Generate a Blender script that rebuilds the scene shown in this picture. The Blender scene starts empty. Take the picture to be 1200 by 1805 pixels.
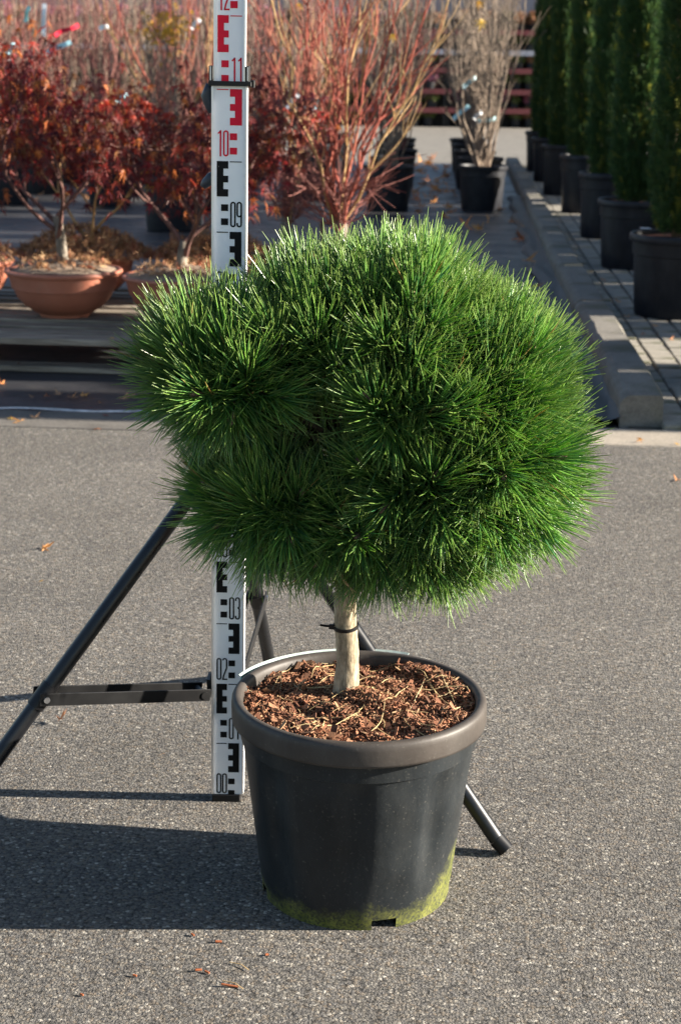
import bpy, math, random
import numpy as np
from mathutils import Vector, Matrix
R = math.radians
sc = bpy.context.scene
C = sc.collection
rng = np.random.default_rng(7)
random.seed(7)

# ---------------------------------------------------------------- camera
F_PX, CAM_H, PITCH, ROLL = 2850.0, 1.135, R(15.45), R(0.9)
fw = Vector((0, math.cos(PITCH), -math.sin(PITCH)))
r0 = Vector((1, 0, 0)); u0 = r0.cross(fw)
rt = math.cos(ROLL) * r0 + math.sin(ROLL) * u0
up = -math.sin(ROLL) * r0 + math.cos(ROLL) * u0
cam = bpy.data.cameras.new('camera'); cam_o = bpy.data.objects.new('camera', cam); C.objects.link(cam_o)
cam_o.matrix_world = Matrix(((rt.x, up.x, -fw.x, 0), (rt.y, up.y, -fw.y, 0), (rt.z, up.z, -fw.z, CAM_H), (0, 0, 0, 1)))
cam.sensor_fit = 'VERTICAL'; cam.sensor_height = 36; cam.sensor_width = 24
cam.lens = F_PX / 1805 * 36
cam.clip_start = 0.05; cam.clip_end = 400
cam.dof.use_dof = True; cam.dof.focus_distance = 2.16; cam.dof.aperture_fstop = 9.5
cam.dof.aperture_blades = 7
sc.camera = cam_o

# ---------------------------------------------------------------- light
SUN_EL, SUN_AZ = R(19.5), R(-1)          # azimuth measured from +X towards +Y
w = bpy.data.worlds.new('World'); sc.world = w; w.use_nodes = True
nt = w.node_tree
sky = nt.nodes.new('ShaderNodeTexSky'); sky.sky_type = 'NISHITA'; sky.sun_disc = False
sky.sun_elevation = SUN_EL; sky.sun_rotation = R(90) - SUN_AZ
sky.air_density = 1.0; sky.dust_density = 0.6; sky.ozone_density = 1.2
nt.nodes['Background'].inputs['Strength'].default_value = 0.05
nt.links.new(sky.outputs[0], nt.nodes['Background'].inputs[0])
sl = bpy.data.lights.new('sun', 'SUN'); sl.energy = 5.0; sl.angle = R(0.53); sl.color = (1.0, 0.91, 0.78)
so = bpy.data.objects.new('sun', sl); C.objects.link(so)
sdir = Vector((math.cos(SUN_EL) * math.cos(SUN_AZ), math.cos(SUN_EL) * math.sin(SUN_AZ), math.sin(SUN_EL)))
so.rotation_euler = sdir.to_track_quat('Z', 'Y').to_euler(); so.location = sdir * 30
sc.view_settings.view_transform = 'Standard'; sc.view_settings.look = 'None'
sc.view_settings.exposure = 2.22; sc.view_settings.gamma = 1.0; sc.view_settings.use_curve_mapping = False
sc.cycles.max_bounces = 8; sc.cycles.transparent_max_bounces = 8

# ---------------------------------------------------------------- helpers
def ray(px, py): return fw * F_PX + rt * (px - 600) - up * (py - 902.5)
def at(px, py, Y):                      # point on the vertical plane y = Y
    d = ray(px, py); return Vector((0, 0, CAM_H)) + d * (Y / d.y)
def gz(px, py, z=0.0):                  # point on the level plane z
    d = ray(px, py); return Vector((0, 0, CAM_H)) + d * ((z - CAM_H) / d.z)

class MB:
    def __init__(s): s.v = []; s.f = []
    def add(s, vs, fs):
        o = len(s.v); s.v += [tuple(v) for v in vs]; s.f += [tuple(i + o for i in f) for f in fs]
    def box(s, c, size, rz=0.0, bev=0.0, M=None):
        x, y, z = [q / 2 for q in size]; b = bev
        if b <= 0:
            vs = [(i * x, j * y, k * z) for i in (-1, 1) for j in (-1, 1) for k in (-1, 1)]
            fs = [(0, 1, 3, 2), (4, 6, 7, 5), (0, 4, 5, 1), (2, 3, 7, 6), (0, 2, 6, 4), (1, 5, 7, 3)]
        else:
            def ringz(xx, yy, zz): return [(-xx, -yy + b, zz), (-xx + b, -yy, zz), (xx - b, -yy, zz), (xx, -yy + b, zz), (xx, yy - b, zz), (xx - b, yy, zz), (-xx + b, yy, zz), (-xx, yy - b, zz)]
            vs = ringz(x, y, -z) + ringz(x, y, z - b) + ringz(x - b, y - b, z)
            fs = [tuple(range(7, -1, -1)), tuple(range(16, 24))]
            for r in (0, 8):
                for i in range(8): fs.append((r + i, r + (i + 1) % 8, r + 8 + (i + 1) % 8, r + 8 + i))
        if M is None: M = Matrix.Translation(c) @ Matrix.Rotation(rz, 4, 'Z')
        s.add([M @ Vector(v) for v in vs], fs)
    def tube(s, pts, rad, n=8, cap=True):
        pts = [Vector(p) for p in pts]
        if not hasattr(rad, '__len__'): rad = [rad] * len(pts)
        vs, fs = [], []; prev = None
        for i, p in enumerate(pts):
            t = (pts[min(i + 1, len(pts) - 1)] - pts[max(i - 1, 0)]).normalized()
            a = t.orthogonal().normalized() if prev is None else (prev - t * prev.dot(t)).normalized()
            prev = a; b = t.cross(a)
            for k in range(n):
                q = 2 * math.pi * k / n; vs.append(p + (a * math.cos(q) + b * math.sin(q)) * rad[i])
        for i in range(len(pts) - 1):
            for k in range(n): fs.append((i * n + k, i * n + (k + 1) % n, (i + 1) * n + (k + 1) % n, (i + 1) * n + k))
        if cap: fs += [tuple(range(n - 1, -1, -1)), tuple((len(pts) - 1) * n + k for k in range(n))]
        s.add(vs, fs)
    def lathe(s, prof, n=48, c=(0, 0, 0), close=False):
        vs, fs = [], []; m = len(prof)
        for k in range(n):
            q = 2 * math.pi * k / n
            for r, z in prof: vs.append((c[0] + r * math.cos(q), c[1] + r * math.sin(q), c[2] + z))
        for k in range(n):
            for i in range(m - 1): fs.append((k * m + i, ((k + 1) % n) * m + i, ((k + 1) % n) * m + i + 1, k * m + i + 1))
        s.add(vs, fs)
    def disc(s, r, z, n=32, c=(0, 0)):
        s.add([(c[0] + r * math.cos(2 * math.pi * k / n), c[1] + r * math.sin(2 * math.pi * k / n), z) for k in range(n)], [tuple(range(n))])
    def mesh(s, name, mat, smooth=False):
        me = bpy.data.meshes.new(name); me.from_pydata(s.v, [], s.f); me.materials.append(mat)
        if smooth: me.shade_smooth()
        me.update(); return me
    def build(s, name, mat, parent=None, smooth=False, angle=None):
        me = s.mesh(name, mat, smooth)
        if angle: me.shade_smooth(); me.set_sharp_from_angle(angle=R(angle))
        return link(name, me, parent)

def link(name, me, parent=None, loc=None, rot=None, scale=None):
    o = bpy.data.objects.new(name, me); C.objects.link(o)
    if parent is not None: o.parent = parent
    if loc is not None: o.location = loc
    if rot is not None: o.rotation_euler = rot
    if scale is not None: o.scale = scale
    return o
def tag(o, label=None, cat=None, group=None, kind=None):
    if label: o['label'] = label
    if cat: o['category'] = cat
    if group: o['group'] = group
    if kind: o['kind'] = kind
    return o
def empty(name, loc=(0, 0, 0), rz=0.0):
    o = bpy.data.objects.new(name, None); C.objects.link(o); o.location = loc; o.rotation_euler = (0, 0, rz)
    o.empty_display_size = 0.1; return o
def copy_tree(o, parent=None):
    c = o.copy(); C.objects.link(c); c.parent = parent
    for ch in list(o.children): copy_tree(ch, c)
    return c
def np_mesh(name, V, Q, mat, col=None, smooth=True):   # V (n,3), Q (m,4 or 3)
    me = bpy.data.meshes.new(name); k = Q.shape[1]
    me.vertices.add(len(V)); me.vertices.foreach_set('co', V.astype(np.float32).ravel())
    me.loops.add(Q.size); me.loops.foreach_set('vertex_index', Q.astype(np.int32).ravel())
    me.polygons.add(len(Q)); me.polygons.foreach_set('loop_start', np.arange(0, Q.size, k, dtype=np.int32))
    me.update(calc_edges=True)
    me.polygons.foreach_set('use_smooth', np.full(len(Q), smooth))
    if col is not None:
        a = me.color_attributes.new('Col', 'FLOAT_COLOR', 'POINT'); a.data.foreach_set('color', col.astype(np.float32).ravel())
    me.materials.append(mat); return me

# ---------------------------------------------------------------- materials
class NT:
    def __init__(s, name, base=(.5, .5, .5), rough=.8, spec=.5):
        s.m = bpy.data.materials.new(name); s.m.use_nodes = True; s.t = s.m.node_tree
        s.b = s.t.nodes['Principled BSDF']; s.b.inputs['Base Color'].default_value = (*base, 1)
        s.b.inputs['Roughness'].default_value = rough; s.b.inputs['Specular IOR Level'].default_value = spec
    def n(s, typ, **kw):
        x = s.t.nodes.new(typ)
        for k, v in kw.items():
            if k in x.inputs: x.inputs[k].default_value = v
            else: setattr(x, k, v)
        return x
    def l(s, a, b): s.t.links.new(a, b)
    def coord(s, out='Object', scale=None):
        t = s.n('ShaderNodeTexCoord'); o = t.outputs[out]
        if scale is not None:
            m = s.n('ShaderNodeMapping'); m.inputs['Scale'].default_value = scale; s.l(o, m.inputs['Vector']); o = m.outputs[0]
        return o
    def noise(s, vec, scale, detail=4, rough=.55):
        x = s.n('ShaderNodeTexNoise'); x.inputs['Scale'].default_value = scale; x.inputs['Detail'].default_value = detail; x.inputs['Roughness'].default_value = rough
        s.l(vec, x.inputs['Vector']); return x.outputs['Fac']
    def vor(s, vec, scale, feature='F1'):
        x = s.n('ShaderNodeTexVoronoi', feature=feature); x.inputs['Scale'].default_value = scale; s.l(vec, x.inputs['Vector']); return x
    def ramp(s, fac, stops, interp='LINEAR'):
        x = s.n('ShaderNodeValToRGB'); x.color_ramp.interpolation = interp; e = x.color_ramp.elements
        while len(e) > 1: e.remove(e[-1])
        for i, (p, c) in enumerate(stops):
            q = e[0] if i == 0 else e.new(p)
            q.position = p; q.color = (*c, 1) if len(c) == 3 else c
        s.l(fac, x.inputs['Fac']); return x.outputs['Color']
    def mix(s, fac, a, b, mode='MIX'):
        x = s.n('ShaderNodeMix', data_type='RGBA', blend_type=mode)
        for v, i in ((fac, 0), (a, 6), (b, 7)):
            if hasattr(v, 'links') or hasattr(v, 'is_linked'): s.l(v, x.inputs[i])
            elif i == 0: x.inputs[0].default_value = v
            else: x.inputs[i].default_value = (*v, 1)
        return x.outputs[2]
    def math(s, op, a, b=None):
        x = s.n('ShaderNodeMath', operation=op)
        for v, i in ((a, 0), (b, 1)):
            if v is None: continue
            if hasattr(v, 'is_linked'): s.l(v, x.inputs[i])
            else: x.inputs[i].default_value = v
        return x.outputs[0]
    def base(s, c): s.l(c, s.b.inputs['Base Color'])
    def rough(s, c): s.l(c, s.b.inputs['Roughness'])
    def bump(s, h, dist=.002, strength=1.0, prev=None):
        x = s.n('ShaderNodeBump'); x.inputs['Distance'].default_value = dist; x.inputs['Strength'].default_value = strength
        s.l(h, x.inputs['Height'])
        if prev is not None: s.l(prev, x.inputs['Normal'])
        s.l(x.outputs[0], s.b.inputs['Normal']); return x.outputs[0]
G3 = lambda v: (v, v, v)

def m_asphalt():
    n = NT('asphalt', rough=.85, spec=.35); c = n.coord()
    wv = n.n('ShaderNodeTexNoise'); wv.inputs['Scale'].default_value = 170; n.l(c, wv.inputs['Vector'])
    wa = n.n('ShaderNodeVectorMath', operation='MULTIPLY_ADD'); n.l(wv.outputs['Color'], wa.inputs[0]); wa.inputs[1].default_value = (.005, .005, .005); n.l(c, wa.inputs[2])
    v1 = n.vor(wa.outputs[0], 205); v2 = n.vor(wa.outputs[0], 430)
    sp = n.n('ShaderNodeSeparateColor'); n.l(v1.outputs['Color'], sp.inputs[0])
    stone = n.ramp(sp.outputs[0], [(0, (.055, .056, .062)), (.3, (.135, .132, .13)), (.55, (.165, .155, .142)), (.72, (.19, .155, .12)), (.80, (.15, .15, .155)), (.92, (.27, .25, .215)), (1, (.50, .48, .44))])
    warm = n.noise(c, 2.2, 5); stone = n.mix(n.math('MULTIPLY', warm, .5), stone, (.16, .145, .125))
    joint = n.ramp(v1.outputs['Distance'], [(.0, G3(1)), (.5, G3(1)), (.8, G3(.45))])
    colr = n.mix(1.0, stone, joint, 'MULTIPLY')
    pit = n.ramp(n.noise(c, 105, 4, .75), [(.37, G3(.20)), (.45, G3(1))]); colr = n.mix(1.0, colr, pit, 'MULTIPLY')
    big = n.ramp(n.noise(c, 5, 6), [(.3, G3(.82)), (.7, G3(1.03))]); colr = n.mix(1.0, colr, big, 'MULTIPLY')
    st = n.ramp(n.noise(c, .9, 3), [(.35, G3(.84)), (.65, G3(1.04))]); colr = n.mix(1.0, colr, st, 'MULTIPLY')
    colr = n.mix(1.0, colr, (1.09, 1.065, 1.03), 'MULTIPLY')
    oil = n.ramp(n.noise(c, 1.7, 7, .7), [(.58, G3(0)), (.72, G3(.5))]); colr = n.mix(oil, colr, (.075, .073, .072))
    n.base(colr)
    h = n.math('SUBTRACT', 1.0, v1.outputs['Distance']); h2 = n.math('MULTIPLY', n.math('SUBTRACT', 1.0, v2.outputs['Distance']), .35)
    hh = n.math('ADD', n.math('ADD', n.math('ADD', h, h2), n.math('MULTIPLY', sp.outputs[1], .45)), n.math('MULTIPLY', pit, .7))
    hh = n.math('ADD', hh, n.math('MULTIPLY', n.noise(c, 330, 4, .7), 1.1)); n.bump(hh, .0055, 1.0)
    return n.m
def m_fabric():
    n = NT('weed_fabric', rough=.62, spec=.5); c = n.coord()
    a = n.noise(c, 1.4, 6); colr = n.ramp(a, [(.3, (.015, .016, .020)), (.52, (.023, .023, .026)), (.70, (.045, .041, .036))])
    n.base(colr)
    w1 = n.n('ShaderNodeTexWave', wave_type='BANDS', bands_direction='X'); w1.inputs['Scale'].default_value = 60; n.l(c, w1.inputs['Vector'])
    b = n.bump(w1.outputs['Fac'], .0005, .5); n.bump(n.noise(c, 6, 4), .02, .6, b)
    n.rough(n.ramp(n.noise(c, 3, 4), [(.3, G3(.32)), (.7, G3(.62))]))
    return n.m
def m_concrete(name, col, var=.75, scale=14, moss=None):
    n = NT(name, rough=.9, spec=.3); c = n.coord()
    a = n.noise(c, scale, 7, .65)
    colr = n.ramp(a, [(.25, tuple(q * var for q in col)), (.55, col), (.8, tuple(min(1, q * 1.15) for q in col))])
    sp = n.vor(c, 220); s1 = n.n('ShaderNodeSeparateColor'); n.l(sp.outputs['Color'], s1.inputs[0])
    colr = n.mix(1.0, colr, n.ramp(s1.outputs[0], [(0, G3(.8)), (.5, G3(1)), (1, G3(1.12))]), 'MULTIPLY')
    dk = n.ramp(n.noise(c, 4.5, 4), [(.56, G3(0)), (.68, G3(.75))]); colr = n.mix(dk, colr, tuple(q * .5 for q in col))
    if moss: colr = n.mix(n.ramp(n.noise(c, 3.3, 5), [(.55, G3(0)), (.7, G3(.8))]), colr, moss)
    n.base(colr); n.bump(n.noise(c, 120, 4), .0015, .8); return n.m
def m_wood():
    n = NT('weathered_wood', rough=.85, spec=.3); c = n.coord()
    mp = n.n('ShaderNodeMapping'); mp.inputs['Scale'].default_value = (1.2, 22, 22); n.l(c, mp.inputs[0])
    oi = n.n('ShaderNodeObjectInfo'); add = n.n('ShaderNodeVectorMath', operation='ADD'); n.l(mp.outputs[0], add.inputs[0]); n.l(oi.outputs['Random'], add.inputs[1])
    g = n.noise(add.outputs[0], 3, 6, .7)
    colr = n.ramp(g, [(.3, (.05, .042, .034)), (.5, (.20, .17, .135)), (.7, (.38, .34, .28))])
    colr = n.mix(1.0, colr, n.ramp(oi.outputs['Random'], [(0, G3(.5)), (1, G3(1.25))]), 'MULTIPLY')
    n.base(colr); n.bump(g, .003, .7); return n.m
def m_terracotta():
    n = NT('terracotta_plastic', rough=.55, spec=.4); c = n.coord()
    colr = n.ramp(n.noise(c, 9, 5), [(.3, (.30, .105, .062)), (.6, (.36, .13, .08)), (.8, (.40, .17, .115))])
    colr = n.mix(n.ramp(n.noise(c, 30, 4), [(.6, G3(0)), (.8, G3(.4))]), colr, (.22, .15, .11))
    n.base(colr); return n.m
def m_pot(name, col=(.020, .021, .024), algae=False, rough=.5):
    n = NT(name, rough=rough, spec=.26); c = n.coord()
    colr = n.ramp(n.noise(c, 18, 6), [(.3, tuple(q * .8 for q in col)), (.7, tuple(q * 1.35 for q in col))])
    dust = n.ramp(n.noise(c, 240, 3), [(.62, G3(0)), (.78, G3(.35))]); colr = n.mix(dust, colr, (.16, .15, .13)); haze_ = n.ramp(n.noise(n.coord(scale=(1, 1, .3)), 14, 6, .7), [(.48, G3(0)), (.75, G3(.10))]); colr = n.mix(haze_, colr, (.16, .16, .15))
    if algae:
        s = n.n('ShaderNodeSeparateXYZ'); n.l(c, s.inputs[0])
        # a damp tide mark: higher on the sunny +X side, ragged edge
        lim = n.math('ADD', n.math('MULTIPLY', n.math('MAXIMUM', n.math('ADD', s.outputs['X'], -.095), 0.0), 1.35), .034)
        k = n.math('ADD', n.math('SUBTRACT', lim, s.outputs['Z']), n.math('MULTIPLY', n.math('ADD', n.noise(c, 26, 8, .8), -.5), .11))
        msk = n.ramp(k, [(.0, G3(0)), (.028, G3(.85))])
        grain = n.ramp(n.noise(c, 260, 3), [(.32, G3(.15)), (.58, G3(1))])
        g = n.ramp(n.noise(c, 40, 5), [(.3, (.07, .080, .012)), (.7, (.175, .18, .038))])
        colr = n.mix(n.mix(1.0, msk, grain, 'MULTIPLY'), colr, g)
        n.rough(n.ramp(msk, [(0, G3(.42)), (1, G3(.95))]))
        sc_ = n.noise(n.coord(scale=(1, 1, 14)), 22, 5)
        n.bump(n.noise(c, 160, 4), .0006, .5)
    else:
        n.bump(n.noise(c, 120, 3), .0006, .4)
    n.base(colr); return n.m
def m_metal(name, col, rough=.35, metallic=0.0, spec=.5, wear=None):
    n = NT(name, col, rough, spec); n.b.inputs['Metallic'].default_value = metallic; c = n.coord()
    if wear:
        k = n.ramp(n.noise(n.coord(scale=(1, 1, .25)), 60, 5, .7), [(.70, G3(0)), (.74, G3(.8))]); n.base(n.mix(k, col, wear))
    n.rough(n.ramp(n.noise(c, 25, 4), [(.3, G3(max(.05, rough - .08))), (.7, G3(rough + .12))])); return n.m
def m_leaf(name, cols, trans=.35, rough=.5, var_by='Object'):
    n = NT(name, cols[0], rough, .35); c = n.coord()
    oi = n.n('ShaderNodeObjectInfo'); g = n.n('ShaderNodeNewGeometry')
    r = n.math('FRACT', n.math('ADD', g.outputs['Random Per Island'], oi.outputs['Random']))
    k = len(cols); colr = n.ramp(r, [(i / max(1, k - 1), q) for i, q in enumerate(cols)])
    colr = n.mix(1.0, colr, n.ramp(n.noise(c, 60, 3), [(.3, G3(.75)), (.7, G3(1.2))]), 'MULTIPLY')
    n.base(colr)
    t = n.n('ShaderNodeBsdfTranslucent'); n.l(colr, t.inputs['Color'])
    mx = n.n('ShaderNodeMixShader'); mx.inputs[0].default_value = trans
    n.l(n.b.outputs[0], mx.inputs[1]); n.l(t.outputs[0], mx.inputs[2]); n.l(mx.outputs[0], n.t.nodes['Material Output'].inputs['Surface'])
    return n.m
def m_needle():
    n = NT('pine_needle', rough=.31, spec=.8)
    a = n.n('ShaderNodeVertexColor', layer_name='Col'); colr = a.outputs['Color']; n.base(colr)
    t = n.n('ShaderNodeBsdfTranslucent'); n.l(n.mix(1.0, colr, (1.25, 1.3, .7), 'MULTIPLY'), t.inputs['Color'])
    mx = n.n('ShaderNodeMixShader'); mx.inputs[0].default_value = .42
    n.l(n.b.outputs[0], mx.inputs[1]); n.l(t.outputs[0], mx.inputs[2]); n.l(mx.outputs[0], n.t.nodes['Material Output'].inputs['Surface'])
    return n.m
def m_bark(name, c1, c2, c3, scale=60, stretch=(1, 1, .35), bump=.0015):
    n = NT(name, rough=.9, spec=.25); c = n.coord(scale=stretch)
    colr = n.ramp(n.noise(c, scale, 6, .7), [(.3, c1), (.52, c2), (.75, c3)])
    n.base(colr); n.bump(n.noise(c, scale * 1.3, 5), bump, 1.0); return n.m
def m_isl(name, cols, rough=.85, spec=.3):
    n = NT(name, rough=rough, spec=spec); g = n.n('ShaderNodeNewGeometry'); k = len(cols)
    colr = n.ramp(g.outputs['Random Per Island'], [(i / max(1, k - 1), q) for i, q in enumerate(cols)])
    c = n.coord(); colr = n.mix(1.0, colr, n.ramp(n.noise(c, 150, 3), [(.3, G3(.7)), (.7, G3(1.15))]), 'MULTIPLY')
    n.base(colr); return n.m
def m_plain(name, col, rough=.7, spec=.4, var=.25, scale=30):
    n = NT(name, col, rough, spec); c = n.coord()
    n.base(n.ramp(n.noise(c, scale, 4), [(.3, tuple(q * (1 - var) for q in col)), (.7, tuple(min(1, q * (1 + var * .6)) for q in col))])); return n.m
def m_staff():
    n = NT('staff_paint', rough=.45, spec=.4); c = n.coord()
    colr = n.ramp(n.noise(c, 9, 5), [(.3, (.70, .71, .73)), (.7, (.80, .80, .81))])
    dirt = n.ramp(n.noise(c, 55, 6, .75), [(.64, G3(0)), (.78, G3(.5))]); colr = n.mix(dirt, colr, (.45, .43, .38))
    n.base(colr); return n.m
def m_ink(name, col):
    n = NT(name, rough=.55, spec=.15); c = n.coord()
    chip = n.ramp(n.noise(c, 120, 6, .8), [(.675, G3(0)), (.69, G3(1))])
    n.base(n.mix(chip, col, (.72, .72, .73))); return n.m

M = dict(
    asphalt=m_asphalt(), fabric=m_fabric(),
    kerb=m_concrete('kerb_concrete', (.165, .152, .132), .6, 9, (.065, .066, .03)),
    gutter=m_concrete('gutter_shaded_concrete', (.11, .10, .088), .75, 16),
    gutter_lit=m_concrete('gutter_lit_concrete', (.27, .235, .19), .8, 16),  # sunlit copy of the gutter concrete; the darker one carries shade
    paver=m_concrete('paver_concrete', (.24, .22, .185), .7, 9, (.10, .105, .05)),
    sand=m_concrete('joint_soil', (.05, .045, .035), .7, 40, (.05, .06, .02)),
    road=m_concrete('far_road', (.15, .138, .12), .8, 3),
    wood=m_wood(), terracotta=m_terracotta(),
    pot=m_pot('pot_plastic', (.0105, .0130, .0150), algae=True), rim=m_pot('rim_plastic', (.040, .034, .030), rough=.52), nursery_pot=m_pot('nursery_pot_plastic', (.009, .010, .014), rough=.48),
    leg=m_metal('black_tube', (.006, .0065, .008), .30, 0, .4, (.20, .20, .21)), bar=m_metal('black_bar', (.008, .008, .0085), .42, 0, .28),
    alu=m_metal('aluminium', (.72, .73, .75), .35, 1.0), steel=m_metal('steel', (.6, .6, .62), .3, 1.0), grey_rod=m_metal('grey_rod', (.25, .26, .28), .4, .6),
    plastic=m_metal('black_plastic', (.006, .006, .007), .4, 0, .28), knob=m_metal('knob_plastic', (.02, .025, .035), .45),
    staff=m_staff(), black_ink=m_ink('black_ink', (.005, .005, .0055)), red_ink=m_ink('red_ink', (.60, .012, .035)),
    needle=m_needle(), bud=m_bark('pine_bud', (.06, .04, .03), (.17, .115, .08), (.36, .28, .21), 200),
    pine_bark=m_bark('pine_bark', (.085, .068, .045), (.27, .22, .15), (.46, .39, .28), 120), twig_bark=m_bark('twig_bark', (.06, .042, .028), (.15, .105, .068), (.25, .185, .125), 60),
    chip=m_isl('bark_chip', [(.06, .026, .016), (.18, .072, .038), (.29, .125, .065), (.12, .048, .026), (.36, .22, .12), (.22, .092, .048), (.09, .04, .022), (.34, .17, .09)]),
    soil=m_bark('mulch_soil', (.04, .016, .008), (.14, .05, .022), (.26, .10, .045), 130, (1, 1, 1), .006),
    straw=m_isl('dry_needle', [(.42, .30, .14), (.55, .42, .22), (.34, .22, .10), (.60, .50, .30)]),
    label=m_plain('label_plastic', (.36, .43, .41), .5), label_teal=m_plain('label_teal', (.25, .56, .52), .4), white_tag=m_plain('white_tag', (.82, .83, .84), .4, var=.08),
    blue_tag=m_plain('blue_tag', (.42, .70, .78), .4, var=.1), red_tag=m_plain('red_tag', (.60, .03, .06), .4, var=.1),
    maple_bark=m_bark('maple_bark', (.09, .075, .058), (.17, .145, .115), (.26, .225, .18), 40), maple_twig=m_bark('maple_twig', (.06, .035, .03), (.12, .06, .05), (.18, .10, .08), 40),
    coral=m_bark('coral_bark', (.20, .045, .036), (.30, .088, .062), (.36, .19, .11), 7), tan_stem=m_bark('tan_stem', (.26, .15, .06), (.38, .25, .12), (.46, .34, .18), 25),
    grey_stem=m_bark('grey_stem', (.11, .082, .065), (.22, .17, .13), (.36, .29, .22), 25), pink_stem=m_bark('pink_stem', (.13, .05, .045), (.21, .085, .072), (.29, .15, .12), 20),
    leaf_dark=m_leaf('maple_leaf_dark', [(.055, .014, .022), (.10, .018, .022), (.15, .022, .022), (.10, .034, .022), (.19, .026, .02)], .45),
    leaf_red=m_leaf('maple_leaf_red', [(.26, .020, .02), (.34, .045, .02), (.20, .014, .026)], .45),
    leaf_orange=m_leaf('maple_leaf_orange', [(.45, .14, .03), (.35, .10, .03), (.22, .10, .04)], .4),
    leaf_yellow=m_leaf('maple_leaf_yellow', [(.62, .40, .05), (.60, .32, .04)], .4),
    dry_leaf=m_leaf('dry_leaf', [(.26, .13, .06), (.42, .24, .12), (.18, .08, .042), (.50, .33, .18), (.32, .09, .05)], .25, .8),
    fallen=m_leaf('fallen_leaf', [(.48, .18, .06), (.62, .32, .10), (.38, .13, .055)], .3, .7),
    yew=m_leaf('yew_needle', [(.030, .068, .028), (.042, .094, .030), (.075, .125, .032), (.034, .078, .034)], .4, .5), yew_sunlit=m_leaf('yew_sunlit', [(.16, .19, .025), (.26, .24, .035)], .45, .5),  # the yellow pair paints sunlight on the yew edges as leaf colour
    crumb=m_plain('bark_crumb', (.24, .075, .03), .8, .2, .4, 90),
    red_paint=m_plain('red_paint', (.20, .05, .05), .6), white_paint=m_plain('white_paint', (.38, .38, .42), .5, var=.1), wall=m_plain('hall_wall', (.20, .195, .23), .8, var=.12, scale=.6),
    green_crown=m_leaf('display_foliage', [(.05, .09, .02), (.09, .14, .03), (.14, .15, .05), (.12, .07, .05)], .3, .6),
    mauve_crown=m_leaf('heather_foliage', [(.30, .10, .16), (.22, .10, .18), (.34, .07, .09)], .3, .6), rust_crown=m_leaf('rust_foliage', [(.30, .12, .05), (.22, .10, .05), (.14, .09, .04)], .3, .6),
    edge_strip=m_plain('fabric_edge', (.45, .45, .46), .6, var=.5, scale=25), strap=m_plain('dark_film', (.010, .011, .013), .5, .35),
)

# ================================================================= THE SETTING
V = Vector((math.cos(R(86.1)), math.sin(R(86.1)), 0)); U = Vector((V.y, -V.x, 0))   # along / across the kerb
PLOT_RZ = R(86.1 - 90)
def plot(u, v, z=0.0): return U * u + V * v + Vector((0, 0, z))
def uv(p): return p.dot(U), p.dot(V)
E_V = uv(Vector((0, 4.995, 0)))[1]          # v of the asphalt edge
def sheet(name, u0, u1, v0, v1, z, mat):
    mb = MB(); mb.add([(u0, v0, z), (u1, v0, z), (u1, v1, z), (u0, v1, z)], [(0, 1, 2, 3)])
    o = mb.build(name, mat); o.rotation_euler = (0, 0, PLOT_RZ); tag(o, kind='structure'); return o
KU = uv(Vector((.93, 5.25, 0)))[0]          # left face of the kerb
KV = uv(Vector((.93, 5.25, 0)))[1]
sheet('ground', -150, 150, -60, 250, -.02, M['road'])
sheet('asphalt', -25, 25, -12, E_V, 0.0, M['asphalt'])
sheet('far_road', -40, 40, 20.3, 34, -.010, M['road'])
fab = sheet('weed_fabric', -14, KU - .02, E_V + .25, 20.3, -.004, M['fabric'])
pav = sheet('pavement', KU + .02, 14, E_V + .25, 20.3, -.006, M['sand'])

# gutter: concrete slabs in a row along the asphalt edge
gut = empty('gutter'); gut.rotation_euler = (0, 0, PLOT_RZ); tag(gut, kind='structure')
slab = MB(); slab.box((0, 0, 0), (.985, .245, .06), bev=.006); slab_me = slab.mesh('gutter_slab', M['gutter'])
slab_lit = slab.mesh('gutter_slab_lit', M['gutter_lit'])  # same slabs, with sunlight put into the colour on the right
for i in range(-5, 6):
    x = -1.20 + i * 1.0 + .03
    link('gutter_slab', slab_me if x < .55 else slab_lit, gut, (x, E_V + .125, -.026 + random.uniform(-.002, .002)), (0, 0, random.uniform(-.004, .004)))

# frayed white edge of the fabric
mb = MB(); n_ = 90; vs = []; fs = []
for i in range(n_ + 1):
    u_ = -6 + i * (KU + 5.9) / n_; wob = .012 * math.sin(i * 1.3) + random.uniform(-.005, .005)
    for k, (dv, z) in enumerate(((0, .001), (.003, .005), (.010, .006), (.016, .001))): vs.append((u_, E_V + .262 + wob + dv, z + random.uniform(0, .003)))
for i in range(n_):
    for k in range(3): fs.append((i * 4 + k, i * 4 + 4 + k, i * 4 + 5 + k, i * 4 + 1 + k))
mb.add(vs, fs); es = mb.build('fabric_edge', M['edge_strip'], smooth=True); es.rotation_euler = (0, 0, PLOT_RZ); tag(es, kind='structure')

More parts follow.
